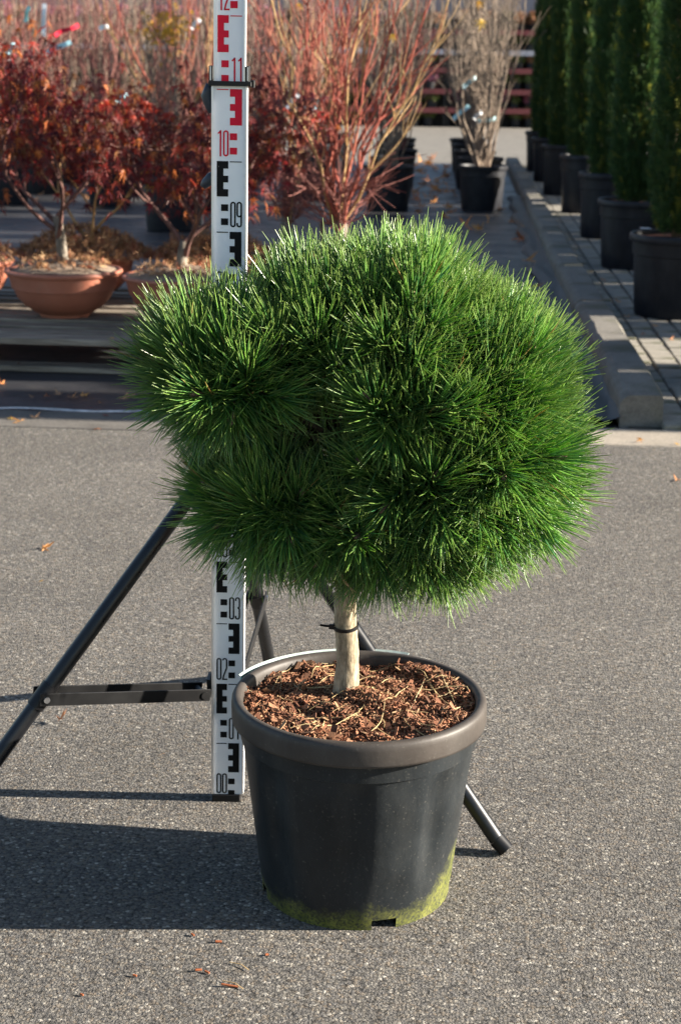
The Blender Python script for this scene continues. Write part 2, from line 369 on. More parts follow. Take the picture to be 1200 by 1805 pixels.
# kerb of single stones
kerb = empty('kerb'); kerb.rotation_euler = (0, 0, PLOT_RZ); tag(kerb, kind='structure')
def kerb_mesh(L, seed):
    rr = random.Random(seed); mb = MB(); w_, h_ = .145, .105
    prof = [(-w_ / 2, -.03), (-w_ / 2, h_ - .034), (-w_ / 2 + .006, h_ - .018), (-w_ / 2 + .016, h_ - .007), (-w_ / 2 + .032, h_), (w_ / 2 - .012, h_ + .002), (w_ / 2, h_ - .01), (w_ / 2, -.03)]
    m = 9; vs = []; fs = []
    for j in range(m):
        y = L * (j / (m - 1) - .5); e = .006 if j in (0, m - 1) else 0
        for x, z in prof: vs.append((x * (1 - e * 3) + rr.uniform(-.003, .003), y, z - e + rr.uniform(-.0015, .0015)))
    k = len(prof)
    for j in range(m - 1):
        for i in range(k - 1): fs.append((j * k + i, j * k + i + 1, (j + 1) * k + i + 1, (j + 1) * k + i))
    fs += [tuple(range(k - 1, -1, -1)), tuple((m - 1) * k + i for i in range(k))]
    mb.add(vs, fs); me = mb.mesh('kerb_stone', M['kerb']); return me
v_ = KV; lens = [1.30, .98, .62, .95, 1.0, 1.0, .9, 1.0, 1.0, 1.0, 1.0, 1.0, 1.0, 1.0, 1.0]
for i, L in enumerate(lens):
    link('kerb_stone', kerb_mesh(L - .008, i), kerb, (KU + .058 + random.uniform(-.004, .004), v_ + L / 2, random.uniform(-.004, .003)), (random.uniform(-.003, .003), random.uniform(-.006, .006), random.uniform(-.003, .003)))
    v_ += L

# pavers, one by one near the lens and one mesh beyond
pv = [MB(), MB(), MB()]; pm = []
for k, b in enumerate(pv): b.box((0, 0, 0), (.094 - .001 * k, .192 - .002 * k, .06), bev=.004); pm.append(b.mesh('paver', M['paver']))
far = MB(); cnt = 0
for j in range(70):
    for i in range(12):
        u_ = KU + .175 + i * .103; v_ = E_V + .35 + j * .2 + (.1 if i % 2 else 0)
        if v_ > 19: continue
        z = -.020 + random.uniform(-.003, .004)
        if cnt < 300 and i < 9:
            link('paver', pm[random.randrange(3)], pav, (u_, v_, z), (random.uniform(-.012, .012), random.uniform(-.012, .012), random.uniform(-.02, .02))); cnt += 1
        else: far.box((u_, v_, z), (.094, .192, .06))
fo = far.build('paver_field', M['paver'], pav); tag(fo, kind='stuff')

# ================================================================= LEVELLING STAFF ON A TRIPOD
SB = gz(402, 1406); SB.z = 0
staff = empty('levelling_staff', SB); staff.rotation_euler = (0, R(.34), 0)
tag(staff, 'white levelling staff with black and red E marks standing upright behind the pine', 'measuring staff')
SW, SD = .0505, .024
def staff_section(name, w_, d_, z0, z1, y_off):
    mb = MB(); mb.box((0, y_off, (z0 + z1) / 2), (w_, d_, z1 - z0)); o = mb.build(name, M['staff'], staff)
    for s in (-1, 1):     # bare aluminium edge rails, proud of the painted face
        e = MB(); e.box((s * (w_ / 2 - .0012), y_off - d_ / 2 - .0008, (z0 + z1) / 2), (.0024, .004, z1 - z0 - .002)); e.build('edge_rail', M['alu'], o)
    return o
low = staff_section('lower_section', SW, SD, .012, 1.104, 0)
upp = staff_section('upper_section', .0445, .019, 1.106, 2.0, .0)
mb = MB(); mb.box((-.002, -.001, .006), (.044, .029, .012), bev=.001); mb.build('foot_cap', M['plastic'], staff)
FY, FY2 = -SD / 2, -.0095
def quadpanel(x0, x1, z0, z1, y):
    mb = MB(); mb.box(((x0 + x1) / 2, y, (z0 + z1) / 2), (x1 - x0, .0006, z1 - z0)); return mb
def e_mark(xc0, xc1, ztop, mirror, mat, y):
    a, b = xc0, xc1; sp = (b - a) * .58
    mb = MB(); pts = [(0, 0), (b - a, 0), (b - a, .0105), (sp, .0105), (sp, .020), (b - a, .020), (b - a, .0295), (sp, .0295), (sp, .0395), (b - a, .0395), (b - a, .05), (0, .05)]
    vs = []
    for x, z in pts:
        xx = a + x if not mirror else b - x
        vs.append((xx, z))
    k = len(vs); zb = ztop - .05
    allv = [(x, y - .0004, zb + z) for x, z in vs]
    # as five solid blocks so the outline stays an E
    rects = [(0, sp, 0, .05), (sp, b - a, 0, .0105), (sp, b - a, .020, .0295), (sp, b - a, .0395, .05)]
    for x0, x1, z0, z1 in rects:
        xa, xb = (a + x0, a + x1) if not mirror else (b - x1, b - x0)
        mb.add([(xa, y - .0005, zb + z0), (xb, y - .0005, zb + z0), (xb, y - .0005, zb + z1), (xa, y - .0005, zb + z1)], [(0, 1, 2, 3)])
    mb.build('scale_mark', mat, staff)
def ribbon(pts, wd, y, mb, closed=False):
    P = [Vector((p[0], 0, p[1])) for p in pts]; n = len(P); L = []
    for i in range(n):
        a = P[(i - 1) % n] if (closed or i > 0) else P[i]; b = P[(i + 1) % n] if (closed or i < n - 1) else P[i]
        t = (b - a).normalized(); nn = Vector((-t.z, 0, t.x)) * wd / 2; L.append((P[i] - nn, P[i] + nn))
    vs = []; fs = []
    for a, b in L: vs += [(a.x, y, a.z), (b.x, y, b.z)]
    for i in range(n if closed else n - 1):
        j = (i + 1) % n; fs.append((2 * i, 2 * j, 2 * j + 1, 2 * i + 1))
    mb.add(vs, fs)
def arc(cx, cz, rx, rz, a0, a1, n=8): return [(cx + rx * math.cos(R(a0 + (a1 - a0) * i / n)), cz + rz * math.sin(R(a0 + (a1 - a0) * i / n))) for i in range(n + 1)]
def digit(ch, x, z, wd, ht, st, y, mb):
    w2 = wd / 2 - st / 2; cx = x + wd / 2; t = z + ht - st / 2; b = z + st / 2; r = w2; mid = z + ht * .52
    if ch == '0': ribbon(arc(cx, t - r, r, r, 0, 180) + arc(cx, b + r, r, r, 180, 360), st, y, mb, True)
    elif ch == '1': ribbon([(cx + st * .6, b - st / 2), (cx + st * .6, t + st / 2)], st, y, mb); ribbon([(cx + st * .6, t), (cx - w2 * .8, t - ht * .10)], st * .9, y, mb)
    elif ch == '2': ribbon(arc(cx, t - r, r, r, 180, 0) + [(cx + r, mid + ht * .02), (cx - r * .6, b + ht * .16), (cx - r, b)], st, y, mb); ribbon([(cx - r - st / 2, b), (cx + r + st / 2, b)], st, y, mb)
    elif ch == '3':
        ribbon([(cx - r, t - r - ht * .06)] + arc(cx, t - r, r, r, 180, 0) + [(cx + r, mid + r)] + arc(cx, mid + r * .95, r, r * .95, 0, -90, 5), st, y, mb)
        ribbon(arc(cx, mid - r * .95, r, r * .95, 90, 0, 5) + [(cx + r, b + r)] + arc(cx, b + r, r, r, 0, -180) + [(cx - r, b + r + ht * .06)], st, y, mb)
    elif ch == '8':
        ribbon(arc(cx, t - r, r, r, 0, 180) + arc(cx, mid + r, r, r, 180, 360), st, y, mb, True); ribbon(arc(cx, mid - r, r, r, 0, 180) + arc(cx, b + r, r, r, 180, 360), st, y, mb, True)
    elif ch == '9':
        ribbon(arc(cx, t - r, r, r, 0, 180) + arc(cx, mid - ht * .10 + r, r, r, 180, 360), st, y, mb, True); ribbon([(cx + r, t - r), (cx + r, b + r)] + arc(cx, b + r, r, r, 0, -180) + [(cx - r, b + r + ht * .06)], st, y, mb)
    else: ribbon(arc(cx, t - r, r, r, 0, 180) + arc(cx, b + r, r, r, 180, 360), st, y, mb, True)
for k in range(0, 14):
    z0 = k / 10; ink = M['black_ink'] if k < 10 else M['red_ink']; y = FY if k <= 10 else FY2; sx = 1.0 if k <= 10 else .96
    Lx = (-.0177 * sx, -.0012); Rx = (.0010, .0181 * sx)
    odd = k % 2
    e_mark(*(Lx if odd else Rx), z0 + .1, not odd, ink, y)
    sq = (Lx[1] - .0102, Lx[1]) if odd else (Rx[0], Rx[0] + .0102)
    for dz in (.0125, .0325): 
        if z0 + dz > .011: quadpanel(sq[0], sq[1], z0 + dz - .003, z0 + dz + .0065, y - .0003).build('scale_block', ink, staff)
    ln = Rx if odd else Lx
    quadpanel(ln[0], ln[1], z0 + .0985, z0 + .0998, (FY if k <= 10 else FY2) - .0003).build('scale_line', ink, staff)
    mb = MB(); dx = (Rx[0] + .0008) if odd else Lx[0]; dg = f'{k:02d}'; zz = z0 + .0065 if k != 0 else z0 + .0135; hh = .0365 if k else .0345
    digit(dg[0], dx, zz, .0080, hh, .0023, y - .0006, mb); digit(dg[1], dx + .0090, zz, .0080, hh, .0023, y - .0006, mb)
    mb.build('number_mark', ink, staff)
# slide lock at the joint: band, two brackets, levers
mb = MB(); mb.box((.001, -.001, 1.1075), (.061, .034, .0065), bev=.001); clamp = mb.build('slide_clamp', M['plastic'], staff)
for s in (-1, 1):
    b = MB(); b.box((s * .0255, -.004, 1.121), (.0065, .026, .021), bev=.001); b.build('clamp_bracket', M['plastic'], clamp)
    b = MB(); b.box((s * .0262, -.0178, 1.121), (.0016, .001, .019)); b.build('bracket_edge', M['steel'], clamp)
b = MB(); b.box((.0325, -.002, 1.1075), (.006, .012, .010), bev=.001); b.build('clamp_nut', M['plastic'], clamp)
def lever(zc, tilt, L):
    b = MB(); pts = [(-.024, .010, zc), (-.029, .010, zc + L * .15), (-.035, .010, zc - L * .3 + tilt), (-.038, .010, zc - L + tilt)]
    b.tube(pts, [.005, .008, .007, .005], 10); b.build('lock_lever', M['knob'], staff, smooth=True)
b = MB(); b.tube([(-.022, .012, 1.096), (-.031, .010, 1.101), (-.0335, .010, 1.090), (-.029, .010, 1.074), (-.027, .010, 1.066)], [.005, .0075, .009, .007, .004], 12); b.build('lock_lever', M['knob'], staff, smooth=True)
b = MB(); b.tube([(-.020, .012, .978), (-.028, .010, .974), (-.036, .010, .966), (-.040, .010, .961)], [.008, .0085, .007, .0045], 12); b.build('lock_lever', M['knob'], staff, smooth=True)

# tripod
tri = empty('staff_tripod', (SB.x, SB.y + .0, 0)); tag(tri, 'black tubular tripod with flat bar braces holding the levelling staff', 'tripod')
AP = Vector((0, .012, .542))
feet = [Vector((.43, -.18, .0)), Vector((-.433, -.230, .0)), Vector((.045, .55, .0))]
mb = MB(); mb.lathe([(.045, .51), (.05, .515), (.05, .565), (.045, .57), (.034, .57)], 24); mb.lathe([(.034, .51), (.034, .57)], 24); mb.lathe([(.034, .51), (.045, .51)], 24); mb.build('head_collar', M['plastic'], tri, angle=40)
mb = MB()
for s in (-1, 1):
    mb.box((s * .029, .004, .19), (.005, .036, .034))
mb.box((0, .0205, .19), (.053, .005, .033))
mb.build('brace_collar', M['bar'], tri)
for i, ft in enumerate(feet):
    hd = Vector((ft.x, ft.y, 0)).normalized(); top = AP + hd * .03
    d = (ft - top).normalized(); b = MB(); end = ft - d * .028; end.z = max(end.z, .012)
    b.tube([top, end], .0118, 20); leg = b.build('leg', M['leg'], tri, angle=40)
    b = MB(); b.tube([end, ft + Vector((0, 0, .006)) - d * .002], [.0128, .0122], 20); b.build('rubber_foot', M['plastic'], leg, angle=40)
    pt = top.lerp(ft, .585); side = Vector((-hd.y, hd.x, 0)); c0 = hd * .047 + Vector((0, .006, .188)); 
    b = MB(); b.tube([pt - d * .02, pt + d * .02], .0135, 20); b.build('leg_sleeve', M['plastic'], leg, angle=40)
    for s in (-1, 1):
        a, e = c0 + side * s * .0165, pt + side * s * .0165
        ax = (e - a); L = ax.length; x = ax.normalized(); zv = side.cross(x) if side.cross(x).z > 0 else -side.cross(x); yv = zv.cross(x)
        Mx = Matrix(((x.x, yv.x, zv.x, 0), (x.y, yv.y, zv.y, 0), (x.z, yv.z, zv.z, 0), (0, 0, 0, 1)))
        Mx = Matrix.Translation((a + e) / 2) @ Mx; b = MB(); b.box(None, (L + .02, .003, .019), M=Mx, bev=.0008); br = b.build('brace_bar', M['bar'], tri)
        b = MB(); b.tube([e + side * s * .001, e + side * s * .004], .0048, 14); b.build('bolt', M['steel'], br, angle=40)
    b = MB(); b.tube([c0 - side * .02, c0 + side * .02], .006, 12); b.build('hinge', M['bar'], tri)

# ================================================================= THE PINE IN ITS POT
PC = Vector((.030, 2.103, 0))
pot = empty('plant_pot', PC); tag(pot, 'large black plastic pot with brown rolled rim and green algae along its foot', 'plant pot')
NS = 120; rows = [(.1335, .0), (.1345, .0145), (.136, .022)] + [(.136 + .026 * t, .022 + .208 * t) for t in np.linspace(.08, 1, 12)]
vs = []; fs = []; body_rows = rows + [(.1645, .2315), (.1650, .262)]
for k in range(NS):
    a = 2 * math.pi * k / NS
    for i, (r, z) in enumerate(body_rows):
        fl = 0.0
        if .04 < z < .23:
            env = min(1, (z - .04) / .06) * min(1, (.232 - z) / .02) * .0075
            fl = -env * max(0.0, math.cos(a * 8 + .35)) ** 2
        vs.append(((r + fl) * math.cos(a), (r + fl) * math.sin(a), z))
m_ = len(body_rows); notch = {int(NS * q) % NS for c0 in (.792,) for q in [c0 - .013 + .0034 * j for j in range(10)]}
for q0 in (.042, .292, .542): notch |= {int(NS * (q0 + j / NS)) % NS for j in range(-1, 2)}
for k in range(NS):
    for i in range(m_ - 1):
        if i == 0 and k in notch: continue
        fs.append((k * m_ + i, ((k + 1) % NS) * m_ + i, ((k + 1) % NS) * m_ + i + 1, k * m_ + i + 1))
mb = MB(); mb.add(vs, fs); mb.lathe([(.112, .001), (.112, .016), (.02, .016)], 60); mb.lathe([(.1345, .0150), (.112, .0155)], 60); mb.build('body', M['pot'], pot, angle=35)
mb = MB(); mb.lathe([(.163, .2585), (.1725, .2570), (.1765, .2582), (.1772, .262), (.1774, .281), (.1768, .287), (.1745, .2912), (.1700, .2925), (.1655, .2915), (.1625, .288), (.1612, .281), (.159, .25)], 120); mb.build('rim', M['rim'], pot, smooth=True)

def soil_h(x, y):
    return .2725 + .006 * math.sin(x * 31 + 1) * math.cos(y * 27) + .003 * math.sin(x * 83 + y * 60) + .010 * max(0, x / .16) + .008 * max(0, 1 - (x * x + y * y) ** .5 / .07)
mb = MB(); vs = [(0, 0, soil_h(0, 0))]; fs = []
for ri in range(1, 13):
    r = .161 * ri / 12
    for k in range(48): 
        x, y = r * math.cos(2 * math.pi * k / 48), r * math.sin(2 * math.pi * k / 48); vs.append((x, y, soil_h(x, y) + random.uniform(-.002, .002)))
for k in range(48): fs.append((0, 1 + k, 1 + (k + 1) % 48))
for ri in range(11):
    for k in range(48): fs.append((1 + ri * 48 + k, 1 + (ri + 1) * 48 + k, 1 + (ri + 1) * 48 + (k + 1) % 48, 1 + ri * 48 + (k + 1) % 48))
mb.add(vs, fs); so_ = mb.build('soil', M['soil'], pot, smooth=True)
# shredded bark mulch
N = 7500; V0 = []; Q0 = []
boxq = np.array([(0, 1, 3, 2), (4, 6, 7, 5), (0, 4, 5, 1), (2, 3, 7, 6), (0, 2, 6, 4), (1, 5, 7, 3)])
corner = np.array([(i, j, k) for i in (-1, 1) for j in (-1, 1) for k in (-1, 1)], float) / 2
VV = np.zeros((N, 8, 3))
for i in range(N):
    r = .159 * math.sqrt(random.random()); a = random.uniform(0, 2 * math.pi); x, y = r * math.cos(a), r * math.sin(a)
    big = random.random() < .035
    L = random.uniform(.012, .036) if big else random.uniform(.003, .015); wd = random.uniform(.003, .009) if big else random.uniform(.0006, .003); th = random.uniform(.0008, .002)
    Mr = np.array(Matrix.Rotation(random.uniform(0, 6.28), 3, 'Z') @ Matrix.Rotation(random.gauss(0, .45), 3, 'Y') @ Matrix.Rotation(random.gauss(0, .5), 3, 'X'))
    cc = corner * (L, wd, th); cc[:4, 1] *= random.uniform(.4, 1)
    VV[i] = cc @ Mr.T + (x, y, soil_h(x, y) + random.uniform(.000, .005))
QQ = (boxq[None] + np.arange(N)[:, None, None] * 8).reshape(-1, 4)
mul = link('bark_mulch', np_mesh('bark_mulch', VV.reshape(-1, 3), QQ, M['chip'], smooth=False), None, PC)
tag(mul, 'shredded red-brown bark mulch filling the pine pot', 'mulch', kind='stuff')
mb = MB()
for i in range(52):
    r = .15 * math.sqrt(random.random()); a = random.uniform(0, 6.28); x, y = r * math.cos(a), r * math.sin(a); h = random.uniform(0, 3.14); L = random.uniform(.03, .11) * (1 if i < 45 else .6); bend = random.uniform(-.5, .5)
    pts = []
    for t in np.linspace(-.5, .5, 6):
        hx = h + bend * t; px_, py_ = x + L * t * math.cos(hx), y + L * t * math.sin(hx); rr = math.hypot(px_, py_)
        if rr > .157: px_, py_ = px_ * .157 / rr, py_ * .157 / rr
        pts.append((px_, py_, soil_h(px_, py_) + .0045 + .004 * random.random()))
    mb.tube(pts, [.0003, .0005, .0006, .0006, .0005, .0003], 4)
dn = mb.build('dry_needles', M['straw'], None); dn.location = PC; tag(dn, 'pale dry pine needles lying on the bark mulch', 'needles', kind='stuff')

# plant label slipped behind the rim
mb = MB(); vs = []; fs = []
for i in range(25):
    a = R(158 - i * 92 / 24); r = .1815
    for z in (.262, .2875, .2903):
        rr = r + (.004 if z > .29 else 0); vs.append((rr * math.cos(a), rr * math.sin(a) + .0, z)); 
for i in range(24):
    fs.append((i * 3 + 1, i * 3 + 4, i * 3 + 5, i * 3 + 2))
mb.add(vs, fs); lb = mb.mesh('plant_label', M['label']); lo = link('plant_label', lb, None, PC); lo.modifiers.new('thickness', 'SOLIDIFY').thickness = .0012
tag(lo, 'pale white and teal plastic strip label tucked behind the back of the pot rim', 'plant label')
mb = MB(); mb.add(vs, [(i * 3, i * 3 + 3, i * 3 + 4, i * 3 + 1) for i in range(24)]); tl = mb.build('teal_stripe', M['label_teal'], lo); tl.modifiers.new('thickness', 'SOLIDIFY').thickness = .0012

# ---- pine
pine = empty('pine_tree', (.010, 2.150, .268)); tag(pine, 'dense green pine with a broad round head of needles on a short pale trunk', 'pine tree')
PO = Vector(pine.location)
TT = at(612, 1050, 2.15) - PO
def tpt(t): return Vector((TT.x * t + .003 * math.sin(t * 5), .002 * math.sin(t * 4), TT.z * t))
mb = MB(); tp = [tpt(t) for t in np.linspace(-.12, 1.25, 26)]; tr = [.0163 + .0022 * max(0, .25 - i / 26) * 4 + (.0014 if i in (5, 6) else 0) + random.uniform(-.0005, .0006) - .00004 * i for i in range(26)]
mb.tube(tp, tr, 28); mb.build('trunk', M['pine_bark'], pine, smooth=True)
D0 = 2.135
lobes = [  # px, py, plane distance, radii (m) of the shell on which the shoots sit
    (575, 618, 2.11, .076, .10, .062), (705, 598, 2.11, .084, .11, .068), (832, 678, 2.09, .078, .10, .062), (702, 715, 2.03, .068, .07, .048),
    (848, 785, 2.06, .074, .09, .054), (738, 838, 2.03, .072, .07, .044), (838, 845, 2.08, .072, .09, .052), (640, 905, 2.05, .080, .08, .042), (735, 910, 2.09, .085, .10, .044),
    (418, 662, 2.075, .076, .09, .050), (503, 874, 2.065, .078, .09, .036), (680, 690, 2.22, .165, .13, .125), (700, 820, 2.20, .150, .12, .10), (540, 720, 2.20, .12, .09, .09)]
LB = [(at(a, b, Y) - PO, (rx, ry, rz)) for a, b, Y, rx, ry, rz in lobes]
def inside(p, skip, k=.96):
    for j, (c, r) in enumerate(LB):
        if j != skip and sum(((p[i] - c[i]) / (r[i] * k)) ** 2 for i in range(3)) < 1: return True
    return False
shoots = []; lobe_of = []
for j, (c, r) in enumerate(LB):
    area = 4 * math.pi * (((r[0] * r[1]) ** 1.6 + (r[0] * r[2]) ** 1.6 + (r[1] * r[2]) ** 1.6) / 3) ** (1 / 1.6)
    n = int(area / .0016); ga = math.pi * (3 - 5 ** .5)
    for i in range(n):
        z = 1 - 2 * (i + .5) / n; rr = math.sqrt(1 - z * z); q = ga * i + j
        e = Vector((rr * math.cos(q), rr * math.sin(q), z)) + Vector((random.gauss(0, .07), random.gauss(0, .07), random.gauss(0, .07)))
        p = c + Vector((e.x * r[0], e.y * r[1], e.z * r[2])) * random.uniform(.86, 1.07)
        if inside(p, j): continue
        if any((p - s[0]).length < .022 for s in shoots): continue
        nr = Vector((e.x / r[0], e.y / r[1], e.z / r[2])).normalized(); shoots.append((p, nr)); lobe_of.append(j)
HUB = at(640, 800, 2.14) - PO
hollow = [at(570, 772, y_) - PO for y_ in (1.95, 2.0, 2.05, 2.10, 2.15, 2.20)]
def needle_mesh(p, ax, nn, seed, big):
    g = np.random.default_rng(seed)
    ax = np.array(ax); ortho = np.array(Vector(ax).orthogonal().normalized()); o2 = np.cross(ax, ortho)
    s = g.random(nn) ** .8; az = g.uniform(0, 2 * np.pi, nn)
    ang = np.radians(66 - 50 * s + g.normal(0, 11, nn)); Ls = (g.uniform(.058, .100, nn) * (1 - .12 * s)) * big
    rad = ortho[None] * np.cos(az)[:, None] + o2[None] * np.sin(az)[:, None]
    d0 = ax[None] * np.cos(ang)[:, None] + rad * np.sin(ang)[:, None]
    st = np.array(p)[None] + ax[None] * (-.042 + .062 * s)[:, None] + rad * .002
    d1 = d0 + ax[None] * .42 * (ang / 1.3)[:, None] + np.array((0, 0, .16))[None] + g.normal(0, .20, (nn, 3))
    d1 /= np.linalg.norm(d1, axis=1, keepdims=True)
    ts = np.array([0, .33, .68, 1.0]); P = np.zeros((nn, 4, 3))
    for i, t in enumerate(ts): P[:, i] = st + (d0 * (t - t * t / 2)[..., None] + d1 * (t * t / 2)) * Ls[:, None]
    tan = np.gradient(P, axis=1); tan /= np.linalg.norm(tan, axis=2, keepdims=True)
    ref = g.normal(size=(nn, 1, 3)); a = np.cross(tan, ref); a /= np.linalg.norm(a, axis=2, keepdims=True) + 1e-9; b = np.cross(tan, a)
    wr = np.array([.00066, .00084, .00078, .00030]) * 1.0
    Vt = np.zeros((nn, 4, 3, 3))
    for k in range(3):
        q = 2 * np.pi * k / 3; Vt[:, :, k] = P + (a * np.cos(q) + b * np.sin(q)) * wr[None, :, None]
    base = np.arange(nn)[:, None, None, None] * 12; i_ = np.arange(3)[None, :, None]; k_ = np.arange(3)[None, None, :]
    Q = np.stack([i_ * 3 + k_, i_ * 3 + (k_ + 1) % 3, (i_ + 1) * 3 + (k_ + 1) % 3, (i_ + 1) * 3 + k_], -1)
    Q = (Q + base).reshape(-1, 4)
    v = g.random(nn); lo, hi = np.array((.040, .155, .058)), np.array((.215, .410, .080))
    cn = lo + (hi - lo) * v[:, None]
    dead = g.random(nn) < .006; cn[dead] = (.32, .20, .08); cn *= g.uniform(.78, 1.15)
    tip = np.array((.40, .43, .13)); col = np.ones((nn, 4, 3, 4)); col[..., :3] = cn[:, None, None]
    col[:, 3, :, :3] = cn[:, None] * .55 + tip * .45
    col[:, 0, :, :3] *= 1.15
    return Vt.reshape(-1, 3), Q, col.reshape(-1, 4)
tw = MB(); nt_ = 0
for i, (p, nr) in enumerate(shoots):
    h = (p + PO); ax = (nr + Vector((0, 0, .38 if nr.z > -.3 else .14)) + Vector((random.gauss(0, .12), random.gauss(0, .12), random.gauss(0, .1)))).normalized()
    if min((p - q).length for q in hollow) < .074: continue
    if lobe_of[i] >= 11 and nr.y < -.05: continue
    front = nr.y < .45
    Vt, Q, col = needle_mesh((0, 0, 0), ax, 205 if front else 150, 100 + i, random.uniform(.88, 1.12))
    t = link('needle_tuft', np_mesh('needle_tuft', Vt, Q, M['needle'], col), pine, p)
    b = MB(); b.tube([ax * .016, ax * .027, ax * .037, ax * .044], [.0032, .0052, .0042, .001], 7); b.build('bud', M['bud'], t, smooth=True); nt_ += 1
    mid = p.lerp(HUB, .5) + Vector((0, 0, -.02)); tw.tube([p + ax * .012, p - ax * .02, p - ax * .045 + (mid - p) * .15, mid], [.0022, .0026, .003, .004], 5, False)
tw.build('twigs', M['twig_bark'], pine, smooth=True)
print('tufts', nt_)
for j, (c, r) in enumerate(LB):
    b = MB(); s0 = tpt(.95 + .03 * j); mid = s0.lerp(c, .5) + Vector((0, 0, -.015)); b.tube([s0, s0.lerp(mid, .5), mid, c], [.012, .0105, .009, .005], 9); b.build('branch', M['twig_bark'], pine, smooth=True)
# loose dry needles caught in the crown
b = MB()
for a in (((548, 965), (560, 985), (600, 1010), (625, 1050)), ((500, 1035), (530, 1018), (542, 995), (540, 970)), ((552, 968), (585, 995), (610, 1030), (628, 1045))):
    b.tube([at(x, y, 1.985) - PO for x, y in a], [.0007, .0009, .0009, .0005], 5)
b.build('dry_needle_bundle', M['straw'], pine)
# cable tie round the trunk
tz = at(605, 1112, 2.13).z; tc = Vector((PO.x + tpt((tz - PO.z) / TT.z).x, PO.y, tz)); tie = empty('cable_tie', tc); tag(tie, 'black cable tie round the pine trunk with its tail sticking out to the left', 'cable tie')
mb = MB(); mb.lathe([(.0166, -.0022), (.0182, -.0024), (.0182, .0024), (.0166, .0022)], 40); lo_ = mb.build('loop', M['plastic'], tie, angle=40); lo_.rotation_euler = (R(6), R(-4), 0)
mb = MB(); mb.box((-.020, -.004, .0005), (.0075, .006, .0065), bev=.0008); mb.build('lock_head', M['plastic'], tie)
mb = MB(); mb.tube([(-.022, -.005, .001), (-.028, -.006, .002), (-.036, -.006, .003)], .0018, 6); mb.build('tail', M['plastic'], tie)

# ================================================================= PALLETS AND BOWLS
def pallet(u0, label, Wd=1.45):
    P = empty('wooden_pallet', plot(u0, uv(Vector((0, 5.93, 0)))[1]), PLOT_RZ); tag(P, label, 'pallet', 'pallets carrying the bowls')
    Dp = 1.45
    tb = [(0.0, .110), (.155, .085), (.290, .09), (.430, .08), (.565, .09), (.705, .085), (.840, .09), (.98, .08), (1.11, .09), (1.25, .08), (1.36, .085)]
    for y, wd in tb:
        b = MB(); b.box((0, 0, 0), (Wd, wd, .022), bev=.002); b.build('top_board', M['wood'], P).location = (Wd / 2, y + wd / 2, .122 + random.uniform(-.006, .003))
    for x in (.07, Wd * .27, Wd - .07):
        for y in (.26, Dp / 2, Dp - .075):
            b = MB(); b.box((0, 0, 0), (.12, .12, .078), bev=.003); b.build('block', M['wood'], P).location = (x, y, .0595)
        b = MB(); b.box((0, 0, 0), (.11, Dp - .2, .0105)); b.build('stringer', M['wood'], P).location = (x, Dp / 2 + .095, .1045)
    for y in (.05, Dp - .075):
        b = MB(); b.box((0, 0, 0), (Wd, .10, .020), bev=.002); b.build('bottom_board', M['wood'], P).location = (Wd / 2, y + .02, .0102)
pallet(-4.2, 'left-hand wooden pallet under the leftmost terracotta bowls')
pallet(-2.72, 'long wooden pallet staging carrying the terracotta maple bowls', 2.74)
PT = .134
def bowl_mesh():
    b = MB(); b.lathe([(.01, .0), (.098, .0), (.103, .006), (.103, .014), (.118, .018), (.160, .046), (.190, .080), (.204, .112), (.206, .116), (.2115, .118), (.2125, .123), (.219, .150), (.225, .174), (.237, .177), (.241, .186), (.238, .193), (.228, .195), (.220, .190), (.216, .17)], 56)
    return b.mesh('bowl_body', M['terracotta'], True)
BM = bowl_mesh(); BM.set_sharp_from_angle(angle=R(45))
def mound_mesh(seed):
    rr = random.Random(seed); b = MB(); vs = [(0, 0, .230)]; fs = []
    for ri in range(1, 7):
        for k in range(28):
            r = .218 * ri / 6; a = 2 * math.pi * k / 28; vs.append((r * math.cos(a), r * math.sin(a),   .190 + .040 * (1 - (ri / 6) ** 2) + rr.uniform(-.005, .006)))
    for k in range(28): fs.append((0, 1 + k, 1 + (k + 1) % 28))
    for ri in range(5):
        for k in range(28): fs.append((1 + ri * 28 + k, 1 + (ri + 1) * 28 + k, 1 + (ri + 1) * 28 + (k + 1) % 28, 1 + ri * 28 + (k + 1) % 28))
    b.add(vs, fs); return b.mesh('root_ball', M['rootball'], True)
M['rootball'] = m_bark('root_ball', (.10, .072, .05), (.22, .165, .12), (.34, .26, .20), 70, (1, 1, 1), .006)
MM = [mound_mesh(i) for i in range(3)]

def leaf_shape(seed, dry=False):
    rr = random.Random(seed); lob = [(-128, .42), (-82, .68), (-40, .92), (0, 1.05), (40, .92), (82, .68), (128, .42)]
    pts = [(0, -.06, 0)]; out = []
    for i, (a, l) in enumerate(lob):
        l *= rr.uniform(.9, 1.1); a += rr.uniform(-5, 5)
        for da, k in ((-8, .55), (0, 1.0), (8, .55)): 
            q = R(a + da); out.append((l * k * math.sin(q), l * k * math.cos(q)))
        if i < 6:
            q = R((a + lob[i + 1][0]) / 2); out.append((.19 * math.sin(q), .19 * math.cos(q)))
    vs = [(0, 0, .02)]
    for x, y in out:
        d = math.hypot(x, y)
        z = -.30 * d * d + .05 * math.sin(9 * x + seed) if not dry else .45 * d * d * math.cos(3.2 * math.atan2(x, y) + seed) + .25 * d * d
        vs.append((x, y, z))
    n = len(out); fs = [(0, i, i + 1) for i in range(1, n)] + [(0, n, 1)]
    vs += [(-.012, -.02, 0), (.012, -.02, 0), (0, -.75, -.12)]; fs.append((n + 1, n + 2, n + 3))
    return np.array(vs), np.array(fs)
LS = [leaf_shape(i) for i in range(4)]; DS = [leaf_shape(i + 10, True) for i in range(4)]
